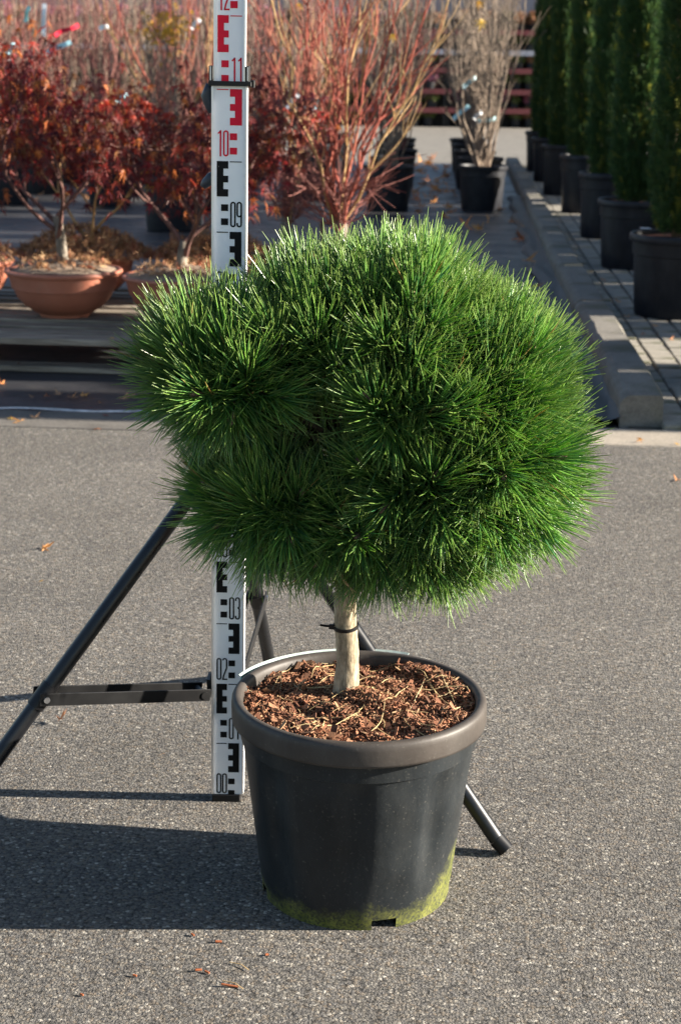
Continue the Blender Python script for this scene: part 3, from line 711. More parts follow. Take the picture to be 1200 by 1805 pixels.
def leaf_me(shape, mat, name='leaf'):
    b = MB(); b.add([tuple(v) for v in shape[0]], [tuple(int(i) for i in f) for f in shape[1]]); return b.mesh(name, mat)
LEAF = {k: [leaf_me(s, M[k]) for s in LS] for k in ('leaf_dark', 'leaf_red', 'leaf_orange', 'leaf_yellow')}
DRY = [leaf_me(s, M['dry_leaf'], 'dry_leaf') for s in DS]; FALL = [leaf_me(s, M['fallen'], 'fallen_leaf') for s in DS]
def joined_leaves(name, specs, mat, parent, shapes=LS):   # specs: (loc, rotmatrix, size)
    Vs, Fs = [], []; o = 0
    for i, (loc, Rm, s) in enumerate(specs):
        v, f = shapes[i % 4]; vv = v @ np.array(Rm).T * s + np.array(loc); Vs.append(vv); Fs.append(f + o); o += len(v)
    me = np_mesh(name, np.vstack(Vs), np.vstack(Fs), mat, smooth=False); return link(name, me, parent)
def leaf_rot(droop=.8):
    return Matrix.Rotation(random.uniform(0, 6.28), 3, 'Z') @ Matrix.Rotation(-abs(random.gauss(droop, .4)), 3, 'X') @ Matrix.Rotation(random.gauss(0, .5), 3, 'Y')

def grow(mb, p, d, L, r, depth, tips, spread=.5, upb=.25, kids=(2, 3), shrink=.74, nseg=4, rmin=.0012, ns=6):
    pts = [p]; q = p; dd = d
    for i in range(nseg):
        dd = (dd + Vector((random.gauss(0, .10), random.gauss(0, .10), random.gauss(0, .08) + upb * .15))).normalized(); q = q + dd * L / nseg; pts.append(q)
        if depth <= 2: tips.append((q.copy(), dd.copy(), depth))
    r1 = max(rmin, r * .68); mb.tube(pts, [r + (r1 - r) * i / nseg for i in range(nseg + 1)], ns if r > .004 else 4, False)
    if depth == 0: return
    k = random.randint(*kids)
    for j in range(k):
        o = Vector((random.gauss(0, 1), random.gauss(0, 1), random.gauss(0, .6))); o = (o - dd * o.dot(dd)).normalized()
        nd = (dd + o * random.uniform(spread * .6, spread * 1.3) + Vector((0, 0, upb))).normalized()
        grow(mb, q if j < 2 else pts[-2], nd, L * random.uniform(shrink - .14, shrink + .1), r1 * random.uniform(.75, .95), depth - 1, tips, spread, upb, kids, shrink, nseg, rmin, ns)

def bowl(name_label, px, Y, s=1.0):
    p = at(px, 480, Y); o = empty('terracotta_bowl', (p.x, Y, PT), random.uniform(0, 6)); o.scale = (s, s, s); tag(o, name_label, 'planter bowl', 'terracotta bowls on the pallets')
    link('bowl_body', BM, o); link('root_ball', random.choice(MM), o); return o
B = {}
B['a'] = bowl('terracotta bowl in the front row, foremost on the left, holding the dark red maple', 113, 6.56, .985)
B['b'] = bowl('terracotta bowl in the front row, partly hidden by the left side of the pine crown', 318, 6.45, .96)
B['l'] = bowl('terracotta bowl cut off by the left edge of the photo', -72, 6.85, .985)
B['c'] = bowl('terracotta bowl in the rear row, heaped with dry leaves, between the two front bowls', 150, 7.12, .96)
B['e'] = bowl('rear terracotta bowl heaped with dry leaves behind the measuring staff', 380, 7.10, .96)
B['f'] = bowl('terracotta bowl hidden behind the pine crown, holding the coral stemmed maple', 596, 6.95, .96)

def litter(o, n, rad, h0, dome, label, keys=('dry_leaf',), size=(.016, .03)):
    sp = []
    for i in range(n):
        r = rad * math.sqrt(random.random()); a = random.uniform(0, 6.28); z = h0 + .016 + dome * (1 - (r / rad) ** 2) * random.uniform(.3, 1.1)
        sp.append(((r * math.cos(a), r * math.sin(a), z), Matrix.Rotation(random.uniform(0, 6.28), 3, 'Z') @ Matrix.Rotation(random.gauss(0, .7), 3, 'X') @ Matrix.Rotation(random.gauss(0, .5), 3, 'Y'), random.uniform(*size)))
    l = joined_leaves('leaf_litter', sp, M[keys[0]], None, DS); l.location = o.location; tag(l, label, 'dry leaves', kind='stuff')
litter(B['a'], 190, .19, .195, .03, 'dry maple leaves on the root ball of the front left bowl')
litter(B['b'], 150, .18, .19, .03, 'dry maple leaves and red bits on the root ball of the second front bowl')
litter(B['l'], 500, .27, .18, .09, 'brown leaves on the bowl at the left edge of the photo', size=(.02, .036))
litter(B['c'], 1000, .30, .17, .12, 'heap of curled brown leaves on the rear bowl', size=(.02, .038))
litter(B['e'], 900, .28, .17, .11, 'heap of curled brown leaves behind the measuring staff', size=(.02, .038))
litter(B['f'], 200, .2, .19, .03, 'dry leaves under the coral stemmed maple')

def maple(o, label, trunk_h, trunk_r, lean, n_leaf, keys, depth=4, L=.24, spread=.62, upb=.12, stem='maple_bark', twig='maple_twig', size=(.030, .046), zmax=None, low=.28, wide=1.0, forks=3):
    base = Vector(o.location) + Vector((0, 0, .20)); t = empty('maple_tree', base); tag(t, label, 'maple tree', 'maples in terracotta bowls')
    b = MB(); pts = [Vector((0, 0, -.03)), Vector((lean * .2, 0, trunk_h * .25)), Vector((lean * .5, .005, trunk_h * .6)), Vector((lean, 0, trunk_h))]
    b.tube(pts, [trunk_r * 1.35, trunk_r * 1.05, trunk_r * .95, trunk_r * .85], 12); b.build('trunk', M[stem], t, smooth=True)
    tips = []
    for j in range(forks):
        a = j * 2 * math.pi / forks + random.uniform(-.4, .4) + .5; d = Vector((math.cos(a) * wide, math.sin(a) * wide * .8, random.uniform(.7, 1.3))).normalized()
        lb = MB(); grow(lb, pts[-1] - Vector((0, 0, .03 * j)), d, L * random.uniform(.85, 1.15), trunk_r * .48, depth, tips, spread, upb); lb.build('limb', M[twig], t, smooth=True)
    random.shuffle(tips); specs = []
    i = 0
    while len(specs) < n_leaf and i < n_leaf * 8:
        p, d, dp = tips[i % len(tips)]; i += 1
        q = p + Vector((random.gauss(0, .035), random.gauss(0, .035), random.gauss(-.05, .055)))
        if q.z < low * .5 or (zmax and q.z > zmax and random.random() < .8): continue
        specs.append((q, random.choices(keys[0], keys[1])[0], random.uniform(*size)))
    specs.sort(key=lambda s: s[0].y)                 # the near side shows largest
    for q, k, s in specs[:300]:
        Rm = leaf_rot(1.1).to_euler(); link('leaf', random.choice(LEAF[k]), t, q, Rm, (s, s, s))
    rest = {}
    for q, k, s in specs[300:]: rest.setdefault(k, []).append((q, leaf_rot(1.1), s))
    for k, sp in rest.items(): tag(joined_leaves('foliage', sp, M[k], t), kind='stuff')
    return t
DK = (('leaf_dark', 'leaf_red', 'leaf_orange'), (64, 18, 18))
maple(B['a'], 'dark red leaved maple in the front left terracotta bowl', .20, .021, -.02, 1300, DK, 4, .30, .66, .08, zmax=1.1, wide=1.35, forks=4, low=.2)
maple(B['b'], 'red leaved maple with forked grey trunk just left of the measuring staff', .12, .023, .02, 950, (('leaf_dark', 'leaf_red', 'leaf_orange'), (64, 22, 14)), 4, .28, .62, .12, zmax=1.1, wide=1.2, low=.2)
maple(B['l'], 'dark leaved maple at the left edge of the photo', .22, .020, .03, 1000, DK, 4, .29, .66, .10, zmax=1.1, wide=1.4, low=.2)
maple(B['c'], 'maple with bright tan stems in the rear bowl between the front maples', .07, .016, .03, 420, (('leaf_dark', 'leaf_red', 'leaf_orange'), (60, 18, 22)), 4, .25, .5, .3, stem='tan_stem', twig='tan_stem', low=.5, zmax=.9)
maple(B['e'], 'reddish maple in the rear bowl behind the measuring staff', .10, .018, -.05, 120, (('leaf_dark', 'leaf_red', 'leaf_orange', 'leaf_yellow'), (45, 35, 12, 8)), 4, .19, .5, .2, low=.2, zmax=.7)

# coral barked maple, bare
cm = empty('coral_maple', Vector(B['f'].location) + Vector((0, 0, .2))); tag(cm, 'bare maple with many coral red stems rising behind the pine crown', 'maple tree')
b = MB(); b.tube([(0, 0, -.03), (.0, 0, .05), (.01, .0, .13), (.0, .0, .17)], [.034, .028, .030, .026], 14); b.build('trunk', M['maple_bark'], cm, smooth=True)
b = MB(); b.tube([(-.055, .03, -.03), (-.06, .03, .08), (-.075, .03, .15)], [.02, .016, .012], 10); b.build('trunk', M['maple_bark'], cm, smooth=True)
targets = [(470, 0), (520, -60), (560, -40), (585, -80), (612, -40), (640, -90), (680, -60), (730, -70), (775, -20), (720, 60), (780, 60), (500, 120), (440, -20), (600, 20), (545, 60), (660, 20)]
for j, (tx, ty) in enumerate(targets):
    e = at(tx, ty, 6.95 + random.uniform(-.28, .3)) - Vector(cm.location); s0 = Vector((random.uniform(-.02, .02), random.uniform(-.02, .02), random.uniform(.10, .17)))
    b = MB(); pts = [s0]
    for t in np.linspace(.15, 1, 7):
        sp_ = Vector((e.x * t ** 1.05, e.y * t ** .8, s0.z + (e.z - s0.z) * t)); pts.append(sp_ + Vector((random.gauss(0, .014), random.gauss(0, .014), 0)))
    rr0 = random.uniform(.005, .0095); b.tube(pts, [rr0 * (1 - .72 * i / 7) for i in range(8)], 7, False)
    tp_ = []
    for i in range(2, 7):
        for _ in range(random.randint(1, 3)):
            dd = (pts[i + 1] - pts[i]).normalized() + Vector((random.gauss(0, .45), random.gauss(0, .45), .3)); grow(b, pts[i], dd.normalized(), random.uniform(.12, .26), .0036, 1, tp_, .5, .25, (1, 2), .8, 4, .0011, 4)
    b.build('stem', M['coral' if j % 5 else 'tan_stem'], cm, smooth=True)
b = MB(); tp_ = []
for _ in range(75):       # tangle of short twigs low down
    a = random.uniform(0, 6.28); s0 = Vector((random.gauss(0, .03), random.gauss(0, .03), random.uniform(.12, .30))); d = Vector((math.cos(a), math.sin(a) * .7, random.uniform(.1, 1.1))).normalized()
    grow(b, s0, d, random.uniform(.12, .24), .0035, 1, tp_, .7, .1, (1, 3), .8, 4, .001, 4)
b.build('low_twigs', M['pink_stem'], cm, smooth=True)

# ================================================================= BARE SHRUBS IN BLACK POTS
def npot_mesh(r, h):
    b = MB(); b.lathe([(.01, .0), (r * .80, 0), (r * .82, .012), (r * .90, h * .74), (r * .93, h * .75), (r * .94, h * .90), (r * 1.0, h * .905), (r * 1.015, h * .93), (r * 1.01, h * .985), (r * .985, h), (r * .955, h * .99), (r * .93, h * .92), (.0, h * .92)], 40)
    me = b.mesh('pot_body', M['nursery_pot'], True); me.set_sharp_from_angle(angle=R(40)); return me
NP = npot_mesh(.205, .36); YP = npot_mesh(.215, .385)
def soil_disc(r, z):
    b = MB(); vs = [(0, 0, z + .012)]; fs = []
    for ri in (1, 2, 3, 4):
        for k in range(24): vs.append((r * ri / 4 * math.cos(k * math.pi / 12), r * ri / 4 * math.sin(k * math.pi / 12), z + random.uniform(-.004, .008)))
    for k in range(24): fs.append((0, 1 + k, 1 + (k + 1) % 24))
    for ri in range(3):
        for k in range(24): fs.append((1 + ri * 24 + k, 25 + ri * 24 + k, 25 + ri * 24 + (k + 1) % 24, 1 + ri * 24 + (k + 1) % 24))
    b.add(vs, fs); return b.mesh('bark_soil', M['soil'])
NSO = soil_disc(.188, .335); YSO = soil_disc(.198, .36)
for px_, Y_, rz_, sc_, lb in ((505, 8.6, 1.9, 1.0, 'second bare red stemmed maple just right of the staff'), (318, 11.6, 3.4, 1.12, 'bare red stemmed maple behind the staff and second bowl')):
    q = at(px_, 450, Y_); c2 = copy_tree(cm); c2.location = (q.x, Y_, .195 if px_ > 400 else .335); c2.rotation_euler = (0, 0, rz_); c2.scale = (sc_, sc_, sc_); tag(c2, lb, 'maple tree', 'bare red stemmed maples')
    for k_, ch in enumerate([q_ for q_ in c2.children if q_.name.startswith('stem')]):
        if k_ % 2: bpy.data.objects.remove(ch)
    if px_ > 400:
        b2 = copy_tree(B['f']); b2.location = (q.x, Y_, -.002); tag(b2, 'terracotta bowl on the ground under the second bare red stemmed maple', 'planter bowl')
    else:
        b2 = empty('shrub_pot', (q.x, Y_, -.002)); link('pot_body', NP, b2); link('bark_soil', NSO, b2); tag(b2, 'black pot under the ' + lb, 'plant pot')
def shrub_mesh(seed, mat, n=18, H=1.7, spread=.32, twig=1):
    st = random.getstate(); random.seed(seed); b = MB(); tp = []
    for i in range(n):
        a = random.uniform(0, 6.28); k = random.random() ** .6 * spread; s0 = Vector((random.gauss(0, .035), random.gauss(0, .035), -.02)); e = Vector((math.cos(a) * k, math.sin(a) * k, H * random.uniform(.65, 1.05)))
        pts = [s0] + [s0.lerp(e, t) + Vector((random.gauss(0, .015), random.gauss(0, .015), 0)) + Vector((e.x, e.y, 0)) * .35 * math.sin(t * math.pi) for t in (.12, .25, .4, .55, .7, .85, 1)]
        r0_ = random.uniform(.006, .011); b.tube(pts, [r0_ * (1 - .75 * i_ / 7) for i_ in range(8)], 5, False)
        for _ in range(5 * twig):
            q = random.randrange(2, 7); d = Vector((random.gauss(0, .45), random.gauss(0, .45), 1)).normalized(); grow(b, pts[q], d, random.uniform(.2, .4), .0032, 1, tp, .35, .3, (1, 2), .8, 3, .0014, 3)
    random.setstate(st); return b.mesh('stems', M[mat], True)
SH = {'grey': [shrub_mesh(i, 'grey_stem') for i in range(3)], 'tan': [shrub_mesh(10 + i, 'tan_stem', 12) for i in range(1)], 'pink': [shrub_mesh(20 + i, 'pink_stem', 16) for i in range(2)]}
ORD = ['first', 'second', 'third', 'fourth', 'fifth', 'sixth', 'seventh', 'eighth', 'ninth', 'tenth', 'eleventh', 'twelfth']
cols = [(1.13, 13.55, 'the row beside the kerb'), (.36, 13.5, 'the row left of the leaf-strewn strip'), (-.38, 14.4, 'the row behind the coral maple'), (-1.15, 13.2, 'the row just left of the staff'), (-1.95, 13.4, 'the row behind the front maple'), (-2.75, 13.4, 'the row at the left edge'), (-3.5, 13.8, 'the row cut by the left edge')]
kinds = [['grey'] * 5, ['grey', 'grey', 'pink', 'grey', 'grey'], ['grey', 'pink', 'grey', 'grey', 'pink'], ['pink', 'grey', 'pink', 'grey', 'pink'], ['pink', 'grey', 'pink', 'grey', 'grey'], ['grey', 'pink', 'grey', 'pink', 'grey'], ['pink'] * 5]
for ci, (x0, y0, where) in enumerate(cols):
    for ri in range(5):
        y = y0 + ri * 1.28 + random.uniform(-.08, .08); x = x0 + (y - y0) * .045 + random.uniform(-.03, .03)
        p = empty('potted_shrub', (x, y, -.002), random.uniform(0, 6)); kd = kinds[ci][ri]
        tag(p, f'bare {"pinkish" if kd == "pink" else "grey-brown"} twiggy shrub in black pot, {ORD[ri]} in {where}', 'shrub', 'bare shrubs in black pots')
        link('pot_body', NP, p); link('bark_soil', NSO, p); s = random.uniform(.9, 1.12); link('stems', random.choice(SH[kd]), p, (0, 0, .335), (0, 0, random.uniform(0, 6)), (s, s, s))
# strip tags tied to stems
def tagstrip(px, py, Y, ang, L, mat, label):
    b = MB(); b.box((0, 0, 0), (L, .0012, .022)); vs = []; 
    pts = [(-L / 2 + L * i / 6, .010 * math.sin(i * 1.1), .006 * math.sin(i * .9)) for i in range(7)]
    b = MB(); v = []; f = []
    for x, y, z in pts: v += [(x, y, z - .017), (x, y, z + .017)]
    for i in range(6): f.append((2 * i, 2 * i + 2, 2 * i + 3, 2 * i + 1))
    b.add(v, f); o = b.build('plant_tag', M[mat], None); o.modifiers.new('thickness', 'SOLIDIFY').thickness = .0015
    o.location = at(px, py, Y); o.rotation_euler = (random.uniform(-.3, .3), -ang, random.uniform(-.3, .3)); tag(o, label, 'plant tag', 'strip tags on the shrubs')
for a in ((812, 198, 13.75, .75, .17, 'blue_tag', 'pale blue strip tag sloping up to the right on the shrub by the kerb'), (856, 212, 13.7, .25, .17, 'blue_tag', 'blue-green strip tag curling right on the shrub by the kerb'), (842, 203, 13.68, .9, .09, 'white_tag', 'small white tag on the shrub by the kerb'),
          (827, 145, 13.8, .8, .14, 'blue_tag', 'faint blue tag halfway up the shrub by the kerb'), (515, 178, 13.9, .85, .15, 'white_tag', 'white strip tag sloping right of the staff'), (537, 191, 13.9, .08, .20, 'blue_tag', 'level blue strip tag right of the staff'), (570, 175, 13.9, .3, .12, 'label_teal', 'teal tag half hidden behind the coral stems'),
          (103, 83, 12.9, .42, .22, 'blue_tag', 'pale blue strip tag above the front left maple'), (118, 53, 12.8, .45, .20, 'red_tag', 'bright red strip tag above the front left maple'), (78, 35, 12.9, 1.55, .24, 'white_tag', 'upright white strip tag at the upper left'), (48, 25, 12.9, 1.3, .12, 'label_teal', 'teal tag at the upper left'), (345, 42, 13.0, .9, .10, 'white_tag', 'white tag just left of the staff top'),
          (215, 172, 12.9, .9, .10, 'blue_tag', 'small blue tag among the maple leaves'), (20, 85, 12.9, 1.0, .10, 'blue_tag', 'short blue tag at the left edge'), (700, 200, 13.5, .7, .10, 'white_tag', 'small white tag behind the coral stems'), (183, 48, 13.0, .3, .08, 'white_tag', 'tiny white tag above the maple leaves')):
    tagstrip(*a)
# yellow leaves still hanging on the shrubs
for px, py, Y, s in ((848, 37, 12.6, .075), (845, 6, 12.7, .06), (860, 2, 12.6, .05), (692, 95, 9.0, .04), (754, 60, 9.0, .03), (530, 5, 11, .06), (512, 2, 11, .06)):
    pass
ys = []
for _ in range(130):
    q = at(random.gauss(297, 22), random.gauss(52, 17), 11.5 + random.uniform(-.2, .2)); ys.append((q, leaf_rot(.6), random.uniform(.03, .05)))
yb = empty('yellow_shrub', (at(297, 60, 11.5).x, 11.5, 0)); tag(yb, 'slender shrub with a cluster of yellow leaves just left of the staff top', 'shrub')
link('pot_body', NP, yb); link('bark_soil', NSO, yb); link('stems', SH['grey'][1], yb, (0, 0, .335), None, (.55, .55, 1))
yl = joined_leaves('foliage', [(q - Vector(yb.location), r_, s) for q, r_, s in ys], M['leaf_yellow'], yb); tag(yl, kind='stuff')
for i, (px, py, s, lb) in enumerate(((848, 37, .075, 'large yellow maple leaf hanging above the kerb side shrub'), (845, 4, .06, 'yellow leaf at the top edge above the kerb side shrub'), (692, 62, .03, 'small yellow leaf among the coral stems'), (527, 8, .055, 'yellow leaf at the top edge right of the staff'))):
    q = at(px, py, 12.9 if s > .04 else 6.7); o = link('hanging_leaf', LEAF['leaf_yellow'][i % 4], None, q, (R(-80), random.uniform(-.3, .3), R(170) + random.uniform(-.5, .5)), (s, s, s)); tag(o, lb, 'leaf')

# ================================================================= YEW COLUMNS
def yew_mesh(seed, n, Rr, H, mat, edge=False):
    g = np.random.default_rng(seed)
    z = g.uniform(.02, H, n); a = g.uniform(0, 2 * np.pi, n)
    prof = Rr * (.62 + .38 * np.clip(z / .25, 0, 1)) * (1 - .12 * z / H) * (1 + .10 * np.sin(a * 5 + z * 4) + .08 * np.sin(z * 17 + a * 3) + g.normal(0, .07, n))
    r = prof * np.sqrt(g.uniform(.45, 1.06, n)); 
    c = np.stack([r * np.cos(a), r * np.sin(a), z], 1); out = np.stack([np.cos(a), np.sin(a), np.zeros(n)], 1)
    ax = out * .55 + np.array((0, 0, .9)) + g.normal(0, .28, (n, 3)); ax /= np.linalg.norm(ax, axis=1, keepdims=True)
    sd = np.cross(ax, g.normal(size=(n, 3))); sd /= np.linalg.norm(sd, axis=1, keepdims=True)
    Vs = []; m = 7; L = g.uniform(.035, .065, n)
    for k in range(m):
        t = k / (m - 1); s = -1 if k % 2 else 1; b0 = c + ax * (L * t)[:, None]; tip = b0 + (sd * s * .018 + ax * .010) * 1.0; wv = ax * .0038
        Vs.append(np.stack([b0 - wv, b0 + wv, tip], 1))
    Vt = np.concatenate(Vs, 0).reshape(-1, 3); Q = np.arange(len(Vt)).reshape(-1, 3)
    return np_mesh('needles', Vt, Q, M[mat], smooth=False)
YW = [yew_mesh(i, 15000, .128, 2.15, 'yew') for i in range(3)]; YG = [yew_mesh(30 + i, 700, .133, 2.15, 'yew_sunlit') for i in range(2)]
b = MB()
for k in range(7):
    a = k * .9; b.tube([(.01 * math.cos(a), .01 * math.sin(a), -.03), (.03 * math.cos(a), .03 * math.sin(a), .25), (.07 * math.cos(a), .07 * math.sin(a), 1.0), (.06 * math.cos(a), .06 * math.sin(a), 1.9)], [.012, .010, .007, .003], 6)
YSTEM = b.mesh('stem', M['twig_bark'], True)
ypos = [(1.475, 5.98), (1.56, 7.70), (1.69, 9.60), (1.79, 11.35), (1.905, 13.3), (1.98, 15.2), (2.09, 17.0), (2.20, 18.7)]
for i, (x, y) in enumerate(ypos):
    p = empty('potted_yew', (x, y, .010), random.uniform(0, 6)); tag(p, f'slim yew column in black pot beside the kerb, {ORD[i]} from the front', 'yew', 'yew columns along the kerb')
    kz = (1.0, 1.0, 1.03, 1.15, 1.2, 1.18, 1.15, 1.15)[i]; kx = 1.0 if i < 3 else .88
    link('pot_body', YP, p, None, None, (kx, kx, kz)); link('bark_soil', YSO, p, None, None, (kx, kx, kz)); link('stem', YSTEM, p, (0, 0, .365)); cr = link('crown', YW[i % 3], p, (0, 0, .365), (0, 0, random.uniform(0, 6)), (sx_ := random.uniform(.9, 1.08), sx_, random.uniform(.88, 1.06)))
    cr.rotation_euler.x, cr.rotation_euler.y = random.uniform(-.015, .015), random.uniform(-.015, .015)
    link('sunlit_sprigs', YG[i % 2], cr, (0, 0, 0), (0, 0, random.uniform(0, 6)))  # yellow sprigs put the sunlit edge glow into the colour
for j, (dx, dy) in enumerate(((1.5, .27), (2.2, 1.30), (2.9, .38), (3.6, 1.58), (4.3, 1.44), (5.0, .14), (5.7, .50), (2.55, .66), (3.25, .86), (3.95, 1.08))):  # added rows, spaced to cast shade leftwards and leave sunlit gaps
    for i in range(8):
        k = i - (1 if dy > 1 else 0); x, y = 1.475 + dx + k * .125, 5.98 + dy + k * 1.85 - .08 * dx
        if (k == 4 and dy < 1) or (k < 1 and .6 < dy < 1.2): continue
        p = empty('potted_yew', (x, y, .010), random.uniform(0, 6)); tag(p, f'added shade yew in black pot, {ORD[i]} from the front, {ORD[j + 1]} row from the kerb', 'yew', 'added yew columns shading from the right')
        link('pot_body', YP, p); link('bark_soil', YSO, p); link('stem', YSTEM, p, (0, 0, .365)); link('crown', YW[(i + j) % 3], p, (0, 0, .365), (0, 0, random.uniform(0, 6)))
# white labels on the pot rims
for i, (x, y, lb) in enumerate(((1.45, 7.90, 'small white label inside the rim of the nearest yew pot'), (1.74, 11.30, 'small white label inside the rim of the third yew pot'), (1.86, 13.20, 'white label on the rim of the fourth yew pot'))):
    b = MB(); b.box((0, 0, 0), (.055, .022, .0015)); o = b.build('pot_label', M['white_tag'], None); o.location = (x, y, .398); o.rotation_euler = (.1, .05, .5); tag(o, lb, 'label', 'white labels on yew pots')

# ================================================================= FAR SALES RACKS AND HALL
HALL_Y = 44.0
hall = empty('sales_hall', (0, HALL_Y, 0), R(-3)); tag(hall, 'pale lilac grey hall wall far behind the shrubs', 'building')
for i in range(-8, 8):
    b = MB(); b.box((0, 0, 0), (2.97, .12, 4.6), bev=.01); b.build('wall_panel', M['wall'], hall).location = (i * 3 + 1.5, 0, 2.3)
b = MB(); b.box((0, .3, 4.75), (48.5, .9, .3)); b.build('eaves', M['white_paint'], hall)
def plant_proto(seed, mat):
    g = np.random.default_rng(seed); n = 260; d = g.normal(size=(n, 3)); d /= np.linalg.norm(d, axis=1, keepdims=True); c = d * (.11 * g.uniform(.5, 1.05, n) ** .5)[:, None] * (1, 1, .8) + (0, 0, .20)
    t1 = np.cross(d, g.normal(size=(n, 3))); t1 /= np.linalg.norm(t1, axis=1, keepdims=True); t2 = np.cross(d, t1) + d * .5
    Vt = np.stack([c - t1 * .018, c + t1 * .018, c + t2 * .05], 1).reshape(-1, 3); return np_mesh('crown', Vt, np.arange(n * 3).reshape(-1, 3), M[mat], smooth=False)
PP = [plant_proto(i, k) for i, k in enumerate(('green_crown', 'mauve_crown', 'rust_crown', 'green_crown', 'green_crown'))]; SPOT = npot_mesh(.085, .13)
RY = 32.6; TIER = {-.005: 'ground', .315: 'lowest', .675: 'second', 1.075: 'third', 1.415: 'fourth', 1.795: 'top'}
for ri, (rx, nm) in enumerate(((-9.6, 'far left'), (-6.3, 'left of the staff'), (-3.0, 'behind the staff'), (.3, 'behind the coral stems'), (3.6, 'by the kerb shrubs'), (6.9, 'far right'))):
    rk = empty('plant_rack', (rx, RY + .1 * ri, -.01)); tag(rk, f'tiered sales rack with red and white shelf edges, {nm}', 'plant rack', 'tiered plant racks')
    for z, mat in ((.30, 'red_paint'), (.66, 'red_paint'), (1.06, 'red_paint'), (1.40, 'white_paint'), (1.78, 'red_paint')):
        b = MB(); b.box((0, 0, 0), (3.25, .55, .03)); s_ = b.build('shelf', M['wood'], rk); s_.location = (0, 0, z)
        b = MB(); b.box((0, -.285, .02), (3.25, .014, .10)); b.build('shelf_edge', M[mat], s_)
    b = MB(); b.box((0, .29, 1.0), (3.28, .012, 2.1)); b.build('back_panel', M['bar'], rk)
    for x in (-1.61, 1.61):
        for y in (-.25, .25): b = MB(); b.box((x, y, 1.0), (.04, .04, 2.0)); b.build('post', M['bar'], rk)
    for z in (-.005, .315, .675, 1.075, 1.415, 1.795):
        m = random.choice((0, 1, 2, 3))
        for i in range(11):
            if random.random() < .05 or (z > 1 and abs(rx) > 7): continue
            p = empty('display_plant', (rx - 1.36 + i * .27 + random.uniform(-.04, .04), RY + .1 * ri + random.uniform(-.12, 0), z - (.005 if z > 0 else .005)), random.uniform(0, 6)); k = m if random.random() < .7 else random.randrange(5)
            s = random.uniform(1.15, 1.5); p.scale = (s, s, s)
            tag(p, f'small {("green", "mauve", "rusty brown", "green", "green")[k]} potted plant on the {TIER[z]} tier of the rack {nm}', 'plant', f'small plants on the rack {nm}'); link('pot_body', SPOT, p); link('crown', PP[k], p)

# ================================================================= FALLEN LEAVES AND CRUMBS
def fallen(p, s, label, group=None, me=None, z=.004, flat=.15):
    if group and 'shrub rows' in group: s *= 1.7; flat = .5; z = s * .22
    o = link('fallen_leaf', me or random.choice(FALL), None, (p.x, p.y, p.z + z), (random.gauss(0, flat), random.gauss(0, flat), random.uniform(0, 6.28)), (s, s, s)); tag(o, label, 'leaf', group); return o
fallen(gz(78, 968), .032, 'flat tan fallen leaf on the asphalt left of the tripod leg')
fallen(gz(107, 1277), .024, 'curled brown fallen leaf on the asphalt below the tripod brace', me=DRY[1], z=.010, flat=.7)
fallen(gz(288, 1332), .006, 'tiny pale leaf scrap on the asphalt left of the staff', me=DRY[2])
fallen(gz(75, 1026), .008, 'tiny yellow leaf scrap on the asphalt at the left', me=LEAF['leaf_yellow'][0])
fallen(gz(38, 744, .004), .035, 'reddish brown leaf on the gutter slab at the left edge')
fallen(gz(20, 738, .004), .022, 'small yellowish leaf on the gutter at the left edge', me=LEAF['leaf_yellow'][1])
fallen(gz(62, 737, .004), .03, 'brown leaf on the gutter beside the reddish one', me=DRY[0])
fallen(gz(175, 757, .004), .024, 'orange leaf on the edge of the asphalt left of the pine', me=LEAF['leaf_orange'][1])
fallen(gz(185, 733, .004), .022, 'red leaf on the gutter slab joint', me=LEAF['leaf_red'][2])
fallen(gz(1127, 780, .004), .022, 'upright pinkish leaf on the concrete strip at the right', me=FALL[2], flat=.9, z=.012)
fallen(gz(1192, 847), .022, 'brown leaf on the asphalt at the right edge')
fallen(gz(1190, 783, .004), .016, 'greenish leaf on the concrete strip at the right edge', me=LEAF['leaf_yellow'][2])
for i, (px, py) in enumerate(((385, 1662), (350, 1712), (365, 1716), (405, 1740), (238, 1722), (340, 1650), (470, 1685), (145, 1756))):
    q = gz(px, py); b = MB(); L = (.009, .009, .008, .022, .006, .006, .005, .005)[i]; b.box((0, 0, 0), (L, .0028, .002), bev=.0005); o = b.build('bark_crumb', M['crumb'], None); o.location = (q.x, q.y, .0025); o.rotation_euler = (0, .1, random.uniform(-.9, .9) if i != 3 else -.1)
    tag(o, 'reddish bark crumb on the asphalt left of the pot', 'bark chip', 'bark crumbs on the asphalt')
for i in range(2):
    q = gz(random.uniform(60, 520), random.uniform(1680, 1790)); a = random.uniform(0, 3.1); b = MB(); b.tube([(-.016 * math.cos(a), -.016 * math.sin(a), 0), (.003, .002, .001), (.016 * math.cos(a), .016 * math.sin(a), 0)], .0006, 4); o = b.build('dry_needle', M['straw'], None); o.location = (q.x, q.y, .002)
    tag(o, 'thin dry needle on the asphalt in front of the pot', 'needle', 'dry needles on the asphalt')
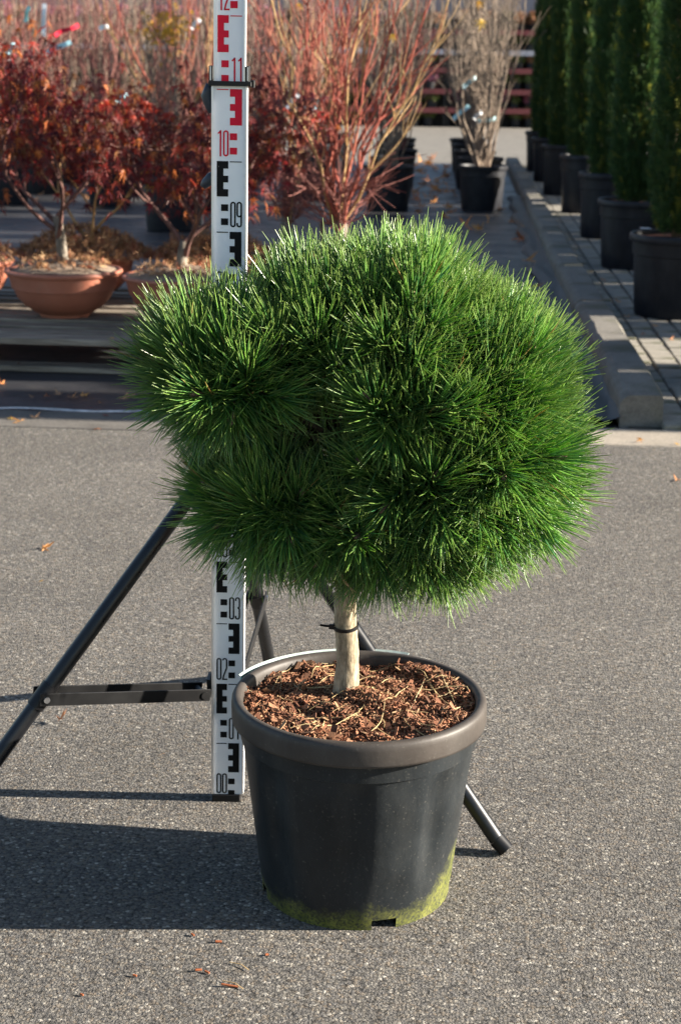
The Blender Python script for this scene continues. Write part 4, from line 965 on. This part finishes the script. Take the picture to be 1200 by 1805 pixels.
for px, py, s in ((820, 404, .075), (845, 408, .05), (703, 391, .045), (780, 383, .05), (800, 376, .04), (735, 355, .05), (765, 335, .07), (768, 320, .06), (745, 309, .06), (715, 318, .07), (725, 297, .06), (755, 290, .08), (765, 298, .06), (790, 297, .05), (742, 287, .07), (760, 283, .06), (768, 350, .04), (752, 350, .04), (800, 345, .05), (860, 392, .04), (920, 425, .05), (925, 465, .05), (928, 408, .04), (905, 395, .035), (880, 372, .04), (935, 510, .04), (722, 330, .05), (785, 310, .04), (735, 375, .04)):
    fallen(gz(px, py), s, 'brown fallen leaf on the dark fabric between the shrub rows', 'fallen leaves between the shrub rows')
for _ in range(30):
    fallen(gz(random.uniform(700, 800), random.uniform(284, 372)), random.uniform(.035, .06), 'brown fallen leaf on the dark fabric between the shrub rows', 'fallen leaves between the shrub rows')
for px, py, s in ((105, 697, .03), (125, 702, .03), (145, 698, .035), (85, 700, .025), (215, 705, .035), (230, 700, .03), (40, 648, .05), (75, 646, .04), (152, 650, .03), (5, 678, .04), (60, 702, .02), (180, 712, .02)):
    fallen(gz(px, py), s, 'withered leaf on the dark ground in front of the pallet', 'fallen leaves before the pallet', me=random.choice(DRY + FALL))
for px, py, s in ((238, 590, .02), (200, 597, .015)): fallen(gz(px, py, PT), s, 'small yellow leaf lying on the pallet boards', 'yellow leaves on the pallet', me=LEAF['leaf_yellow'][0])
for _ in range(26):
    q = gz(random.uniform(-60, 620), random.uniform(330, 420)); fallen(q, random.uniform(.035, .06), 'scattered leaf on the bare ground behind the pallets', 'fallen leaves behind the pallets', me=random.choice(DRY + FALL))
for px, py, s in ((1012, 443, .03), (1065, 495, .03), (1092, 533, .03), (1105, 560, .028), (1155, 575, .025), (1180, 600, .025), (1040, 480, .02), (1130, 590, .02)):
    fallen(gz(px, py, .012), s, 'brown leaf in the joints of the pavers beside the kerb', 'fallen leaves on the pavers')
# loose dark film along the kerb foot
mb = MB(); vs = []; fs = []; n_ = 60
for i in range(n_ + 1):
    v_ = KV - .02 + i * .16; wb = .02 * math.sin(i * .9) + random.uniform(-.012, .012)
    for k, (du, z) in enumerate(((-.13, .003), (-.09, .028), (-.05, .016), (-.008, .035))): vs.append((KU + du + wb * (1 if k < 3 else .1), v_, z + random.uniform(-.006, .008)))
for i in range(n_):
    for k in range(3): fs.append((i * 4 + k, i * 4 + k + 1, i * 4 + 5 + k, i * 4 + 4 + k))
mb.add(vs, fs); o = mb.build('fabric_fold', M['strap'], None, smooth=True); o.rotation_euler = (0, 0, PLOT_RZ); tag(o, kind='structure')
